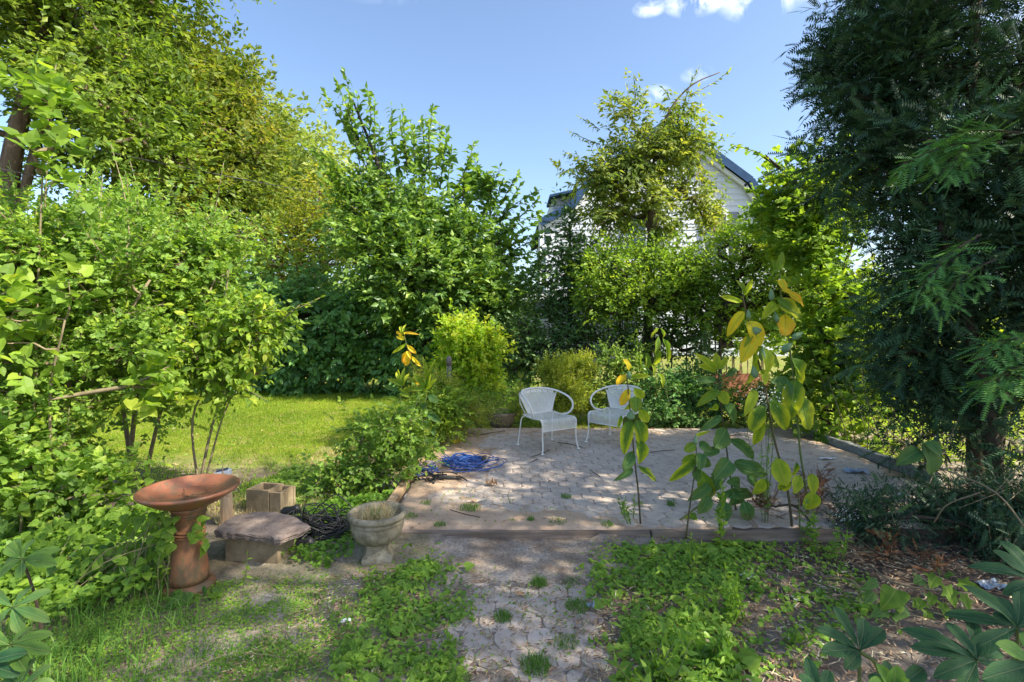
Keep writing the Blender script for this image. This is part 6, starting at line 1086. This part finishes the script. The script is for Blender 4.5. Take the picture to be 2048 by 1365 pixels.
# ------------------------------------------------------------------ urn
def urn():
    c = np.array([-.893, 3.4, 0]); t = thing('stone_urn', 'round cast stone urn planter on a square foot at the patio corner', 'urn', c)
    def ft(bm):
        bmesh.ops.create_grid(bm, x_segments=1, y_segments=1, size=.1); bm.clear()
        lv = [(0, .095), (.045, .097), (.06, .09), (.085, .075), (.105, .068), (.13, .07)]; rings = []
        for z, s in lv: rings.append([bm.verts.new((x*s, y*s, z)) for x, y in ((-1, -1), (0, -1.03), (1, -1), (1.03, 0), (1, 1), (0, 1.03), (-1, 1), (-1.03, 0))])
        for a, b in zip(rings[:-1], rings[1:]):
            for i in range(8): bm.faces.new((a[i], a[(i+1) % 8], b[(i+1) % 8], b[i]))
        bm.faces.new(rings[0][::-1]); bm.faces.new(rings[-1])
    bm_obj('foot', M['urn'], ft, t, tuple(c), (0, 0, R(12)), bevel=.004)
    q = TM(); mod = lambda th, z: 1+.022*np.abs(np.sin(th*7))*((z > .14) & (z < .265))
    lathe(q, [(0, .115), (.06, .118), (.07, .122), (.1, .135), (.135, .16), (.155, .19), (.166, .22), (.168, .25), (.166, .262), (.172, .266), (.174, .275), (.168, .282), (.166, .292)], c, 112, mod); q.build('bowl', M['urn'], t, True)
    q = TM(); lathe(q, [(.166, .29), (.182, .293), (.192, .303), (.195, .315), (.19, .327), (.178, .334), (.165, .332), (.155, .322), (.15, .29), (.145, .262), (0, .262)], c, 64); q.build('rim', M['urn'], t, True)
    rng = RNG(17); q = TM(); n = 330; a = rng.uniform(0, 6.28, n); r_ = .1*np.sqrt(rng.random(n)); X = c[0]+r_*np.cos(a); Y = c[1]+r_*np.sin(a)
    blades(q, rng, X, Y, np.full(n, .262), rng.uniform(.07, .15, n), np.full(n, .0028), rng.random(n), 1.8); tag(q.build('dry_grass_tuft', M['straw'], at=c+[0, 0, .262]), 'dry straw-coloured grass growing in the stone urn', 'dry grass')
    q = TM(); a = rng.uniform(0, 6.28, 60); blades(q, rng, c[0]+.03*np.cos(a)-.02, c[1]+.03*np.sin(a)+.02, np.full(60, .265), rng.uniform(.07, .12, 60), np.full(60, .003), rng.random(60), .7); tag(q.build('green_grass_sprig', M['grassd'], at=c+[0, .02, .265]), 'few green blades in the back of the stone urn', 'grass')
urn()
def bowlplanter():
    c = G(1003, 853, .06); t = thing('bowl_planter', 'low weathered concrete bowl planter behind the patio left of the first chair', 'planter', c)
    q = TM(); lathe(q, [(0, 0), (.13, 0), (.16, .03), (.2, .1), (.225, .17), (.235, .21), (.22, .22), (.2, .19), (0, .17)], c, 36); q.build('bowl', M['block'], t, True)
    rng = RNG(19); q = TM(); n = 40; a = rng.uniform(0, 6.28, n); Bp = c+np.stack([.14*np.cos(a), .14*np.sin(a), np.full(n, .18)], 1); sprays(rng, q, Bp, np.stack([np.cos(a)*.6, np.sin(a)*.6, a*0+.7], 1), .14, 7, 'oval', .035, rng.random(n)); tag(q.build('trailing_plant', M['weed'], at=c+[0, 0, .18]), 'small green plant growing in the concrete bowl planter', 'plant')
    # grey post
    c = np.array([(898-1024)/F*6.6, 6.6, .03]); t = thing('garden_post', 'short grey round-topped post in the weeds left of the patio', 'post', c)
    q = TM(); lathe(q, [(0, 0), (.03, 0), (.03, 1.0), (0, 1.0)], c, 16); q.build('shaft', M['grey'], t, True)
    q = TM(); lathe(q, [(.0, .985), (.036, .985), (.037, 1.05), (.03, 1.085), (.015, 1.1), (0, 1.103)], c, 16); q.build('cap', M['grey'], t, True)
bowlplanter()
# ------------------------------------------------------------------ chairs
def lattice(tm, S, nu, nv, w):
    u = np.linspace(0, 1, nu+1); v = np.linspace(0, 1, nv+1); Pn = np.array([[S(a, b) for b in v] for a in u])
    def rib(A, B_, Nn):
        A = A.reshape(-1, 3); B_ = B_.reshape(-1, 3); o = nrm(np.cross(B_-A, Nn.reshape(-1, 3)))*w; V = np.stack([A-o, A+o, B_+o, B_-o], 1); tm.add(V.reshape(-1, 3), (np.array([(0, 1, 2), (0, 2, 3)])[None]+np.arange(len(A))[:, None, None]*4).reshape(-1, 3))
    N = nrm(np.cross(Pn[1:, :-1]-Pn[:-1, :-1], Pn[:-1, 1:]-Pn[:-1, :-1])); rib(Pn[:-1, :-1], Pn[1:, 1:], N); rib(Pn[1:, :-1], Pn[:-1, 1:], N)
def make_chair(label, loc, fwd):
    t = thing('patio_chair', label, 'chair', loc, 'white wrought iron patio chairs', rotz=math.atan2(fwd[1], fwd[0])-math.pi/2); t['_o'] = [0., 0., 0.]; zs = .37
    def seatS(u, v):
        s = v*.56; x = (u-.5)*(.45+.02*math.sin(v*3))
        if s < .38: y, z = -.19+s, zs-.012*math.sin(s/.38*math.pi)
        elif s < .46: a = (s-.38)/.08*math.pi/2; y, z = .19+.05*math.sin(a), zs-.05*(1-math.cos(a))
        else: y, z = .24, zs-.05-(s-.46)*.75
        return (x, y, z)
    def backS(u, v):
        a = (u-.5)*2; w = .165+.085*v; th = 1.0
        return (w*math.sin(th*a)/math.sin(th)*1.02, -.19-.09*v+(.05+.1*v)*(1-math.cos(th*a)), zs+.01+v*(.235-.03*a*a))
    q = TM(); lattice(q, seatS, 34, 42, .0021); q.build('seat', M['white'], t)
    q = TM(); lattice(q, backS, 34, 20, .0021); q.build('backrest', M['white'], t)
    q = TM(); 
    for u in (0, 1): tube(q, [seatS(u, v) for v in np.linspace(0, 1, 24)], .006, 6)
    for v in (0, 1): tube(q, [seatS(u, v) for u in (0, 1)], .006, 6)
    q.build('seat_frame', M['white'], t, True)
    q = TM()
    for u in (0, 1): tube(q, [backS(u, v) for v in np.linspace(0, 1, 8)], .005, 6)
    for v in (0, 1): tube(q, [backS(u, v) for u in np.linspace(0, 1, 20)], .005, 6)
    for s in (-1, 1): tube(q, [(s*.185, -.18, zs-.01), (s*.245, -.22, .5), (s*.268, -.2, .615)], .007, 6)
    q.build('back_frame', M['white'], t, True)
    hoop = [(.205, .0, zs-.005), (.25, .07, .39), (.287, .1, .45), (.3, .085, .515), (.298, .02, .565), (.285, -.08, .6), (.245, -.19, .628), (.16, -.275, .648), (0, -.31, .657)]
    full = hoop+[(-a, b, c_) for a, b, c_ in hoop[::-1][1:]]; q = TM(); tube(q, spline(full, 6), .0115, 10); q.build('hoop_arm', M['white'], t, True)
    q = TM()
    for i in range(13):   # cast leaves between the backrest and the hoop
        u = .08+.84*i/12; b = np.array(backS(u, 1.0)); e = b+np.array([.018*(-1)**i, -.008, .042]); n = 3
        cloud(q, np.array([b, b, b]), np.array([e-b, e-b+[.03, 0, -.01], e-b-[.03, 0, .01]]), np.array([[0, 1, .1]]*3), .04, 'oval', np.full(3, .5), 1.1); tube(q, [b, e], .003, 4)
    q.build('leaf_ornament', M['white'], t)
    for s in (-1, 1):
        for pts in ([(s*.232, .2, zs-.004), (s*.236, .238, zs-.04), (s*.232, .236, .2), (s*.238, .25, .07), (s*.25, .262, .012)], [(s*.2, -.17, zs-.01), (s*.222, -.222, zs-.05), (s*.232, -.238, .22), (s*.24, -.255, .1), (s*.25, -.27, .012)]):
            q = TM(); tube(q, spline(pts, 6), .0085, 8); lg = q.build('leg', M['white'], t, True); lg['_o'] = [0., 0., 0.]
            q = TM(); lathe(q, [(0, 0), (.024, 0), (.025, .005), (.012, .012), (0, .014)], pts[-1][:2]+(0,), 14); q.build('foot', M['white'], lg, True)
    return t
make_chair('white wrought iron barrel chair on the left, turned toward the right', (.42, 6.03, .104), (.26, -.44))
make_chair('white wrought iron barrel chair partly hidden by the single milkweed', (1.27, 6.29, .104), (-.68, -.73))
# ------------------------------------------------------------------ litter and fallen leaves
def flat(name, label, cat, c, sz, m, rot=0., curl=.01, seed=0, n=5):
    rng = RNG(seed); tm = TM(); u = np.linspace(-.5, .5, n); X, Y = np.meshgrid(u*sz[0], u*sz[1]); Z = np.abs(rng.normal(0, curl, X.shape))+.002; ca, sa = math.cos(rot), math.sin(rot)
    V = np.stack([c[0]+X*ca-Y*sa, c[1]+X*sa+Y*ca, c[2]+Z], -1).reshape(-1, 3); i = (np.arange(n-1)[:, None]*n+np.arange(n-1)[None]).ravel(); T = np.concatenate([np.stack([i, i+1, i+n+1], 1), np.stack([i, i+n+1, i+n], 1)]); tm.add(V, T)
    return tag(tm.build(name, m, at=c), label, cat)
flat('paper_card', 'white paper card lying on the mulch at the lower right', 'paper', G(1599, 1198, .012), (.075, .055), M['paper'], -.1, .003)
flat('paper_scrap', 'crumpled white scrap among the weeds below the timber', 'paper', G(1493, 1153, .02), (.06, .07), M['paper'], .5, .012, 2)
flat('plastic_scrap', 'pale blue plastic scrap beside the path edge', 'litter', G(1181, 1214, .015), (.03, .04), M['bluep'], .5, .012, 3)
flat('plastic_wrapper', 'white and blue wrapper on the right end of the patio', 'litter', G(1712, 945, .105), (.22, .1), M['bluep'], -.2, .02, 4, 7)
flat('paper_scrap', 'white paper scrap at the back right of the patio', 'paper', G(1655, 918, .105), (.16, .06), M['paper'], .1, .01, 5)
flat('plastic_bag', 'crumpled pale plastic bag under the brush at the right edge', 'litter', G(1985, 1172, .015), (.17, .1), M['bluep'], .2, .009, 6, 9)
flat('paper_scrap', 'tiny white scrap in the weedy turf below the urn', 'paper', G(692, 1243, .015), (.05, .025), M['paper'], .2, .006, 7)
flat('dead_leaf', 'curled beige dead leaf in the middle of the patio', 'leaf', G(983, 971, .106), (.075, .085), M['deadleaf'], .6, .03, 8, 6)
flat('yellow_leaf', 'bright yellow fallen leaf at the left back of the patio', 'leaf', G(914, 886, .112), (.13, .12), LM['y'], .6, .025, 9, 6)
flat('brown_leaf', 'brown dead leaf at the left end of the path', 'leaf', G(1040, 1190, .015), (.05, .04), M['deadleaf'], .2, .01, 10)
def twigs():
    rng = RNG(44); tm = TM()
    for a, b in (((1060, 915), (1098, 900)), ((1115, 885), (1165, 895)), ((1060, 925), (1075, 918)), ((1180, 940), (1200, 953)), ((960, 870), (1010, 862)), ((900, 1020), (960, 1035)), ((1300, 905), (1350, 900)), ((1420, 1000), (1470, 1010))):
        p, q = G(*a, .115), G(*b, .115); tube(tm, spline([p, (p+q)/2+rng.normal(0, .02, 3)*[1, 1, 0], q], 5), .004, 5)
    o = tm.build('patio_twigs', M['twigd']); stuff(o, 'thin dark twigs scattered over the patio', 'twigs')
    tm = TM()
    for i in range(60):
        x = rng.uniform(-1.5, 2.4); y = rng.uniform(2.1, 3.5); a = rng.uniform(0, 3.14); L = rng.uniform(.03, .12); p = np.array([x, y, .02]); d = np.array([math.cos(a), math.sin(a), 0])*L; tube(tm, [p-d, p+rng.normal(0, .006, 3), p+d], .002, 4)
    stuff(tm.build('fallen_twigs', M['twig']), 'small pale twigs scattered over the foreground soil', 'twigs')
twigs()
for o in bpy.data.objects:
    if '_o' in o: del o['_o']
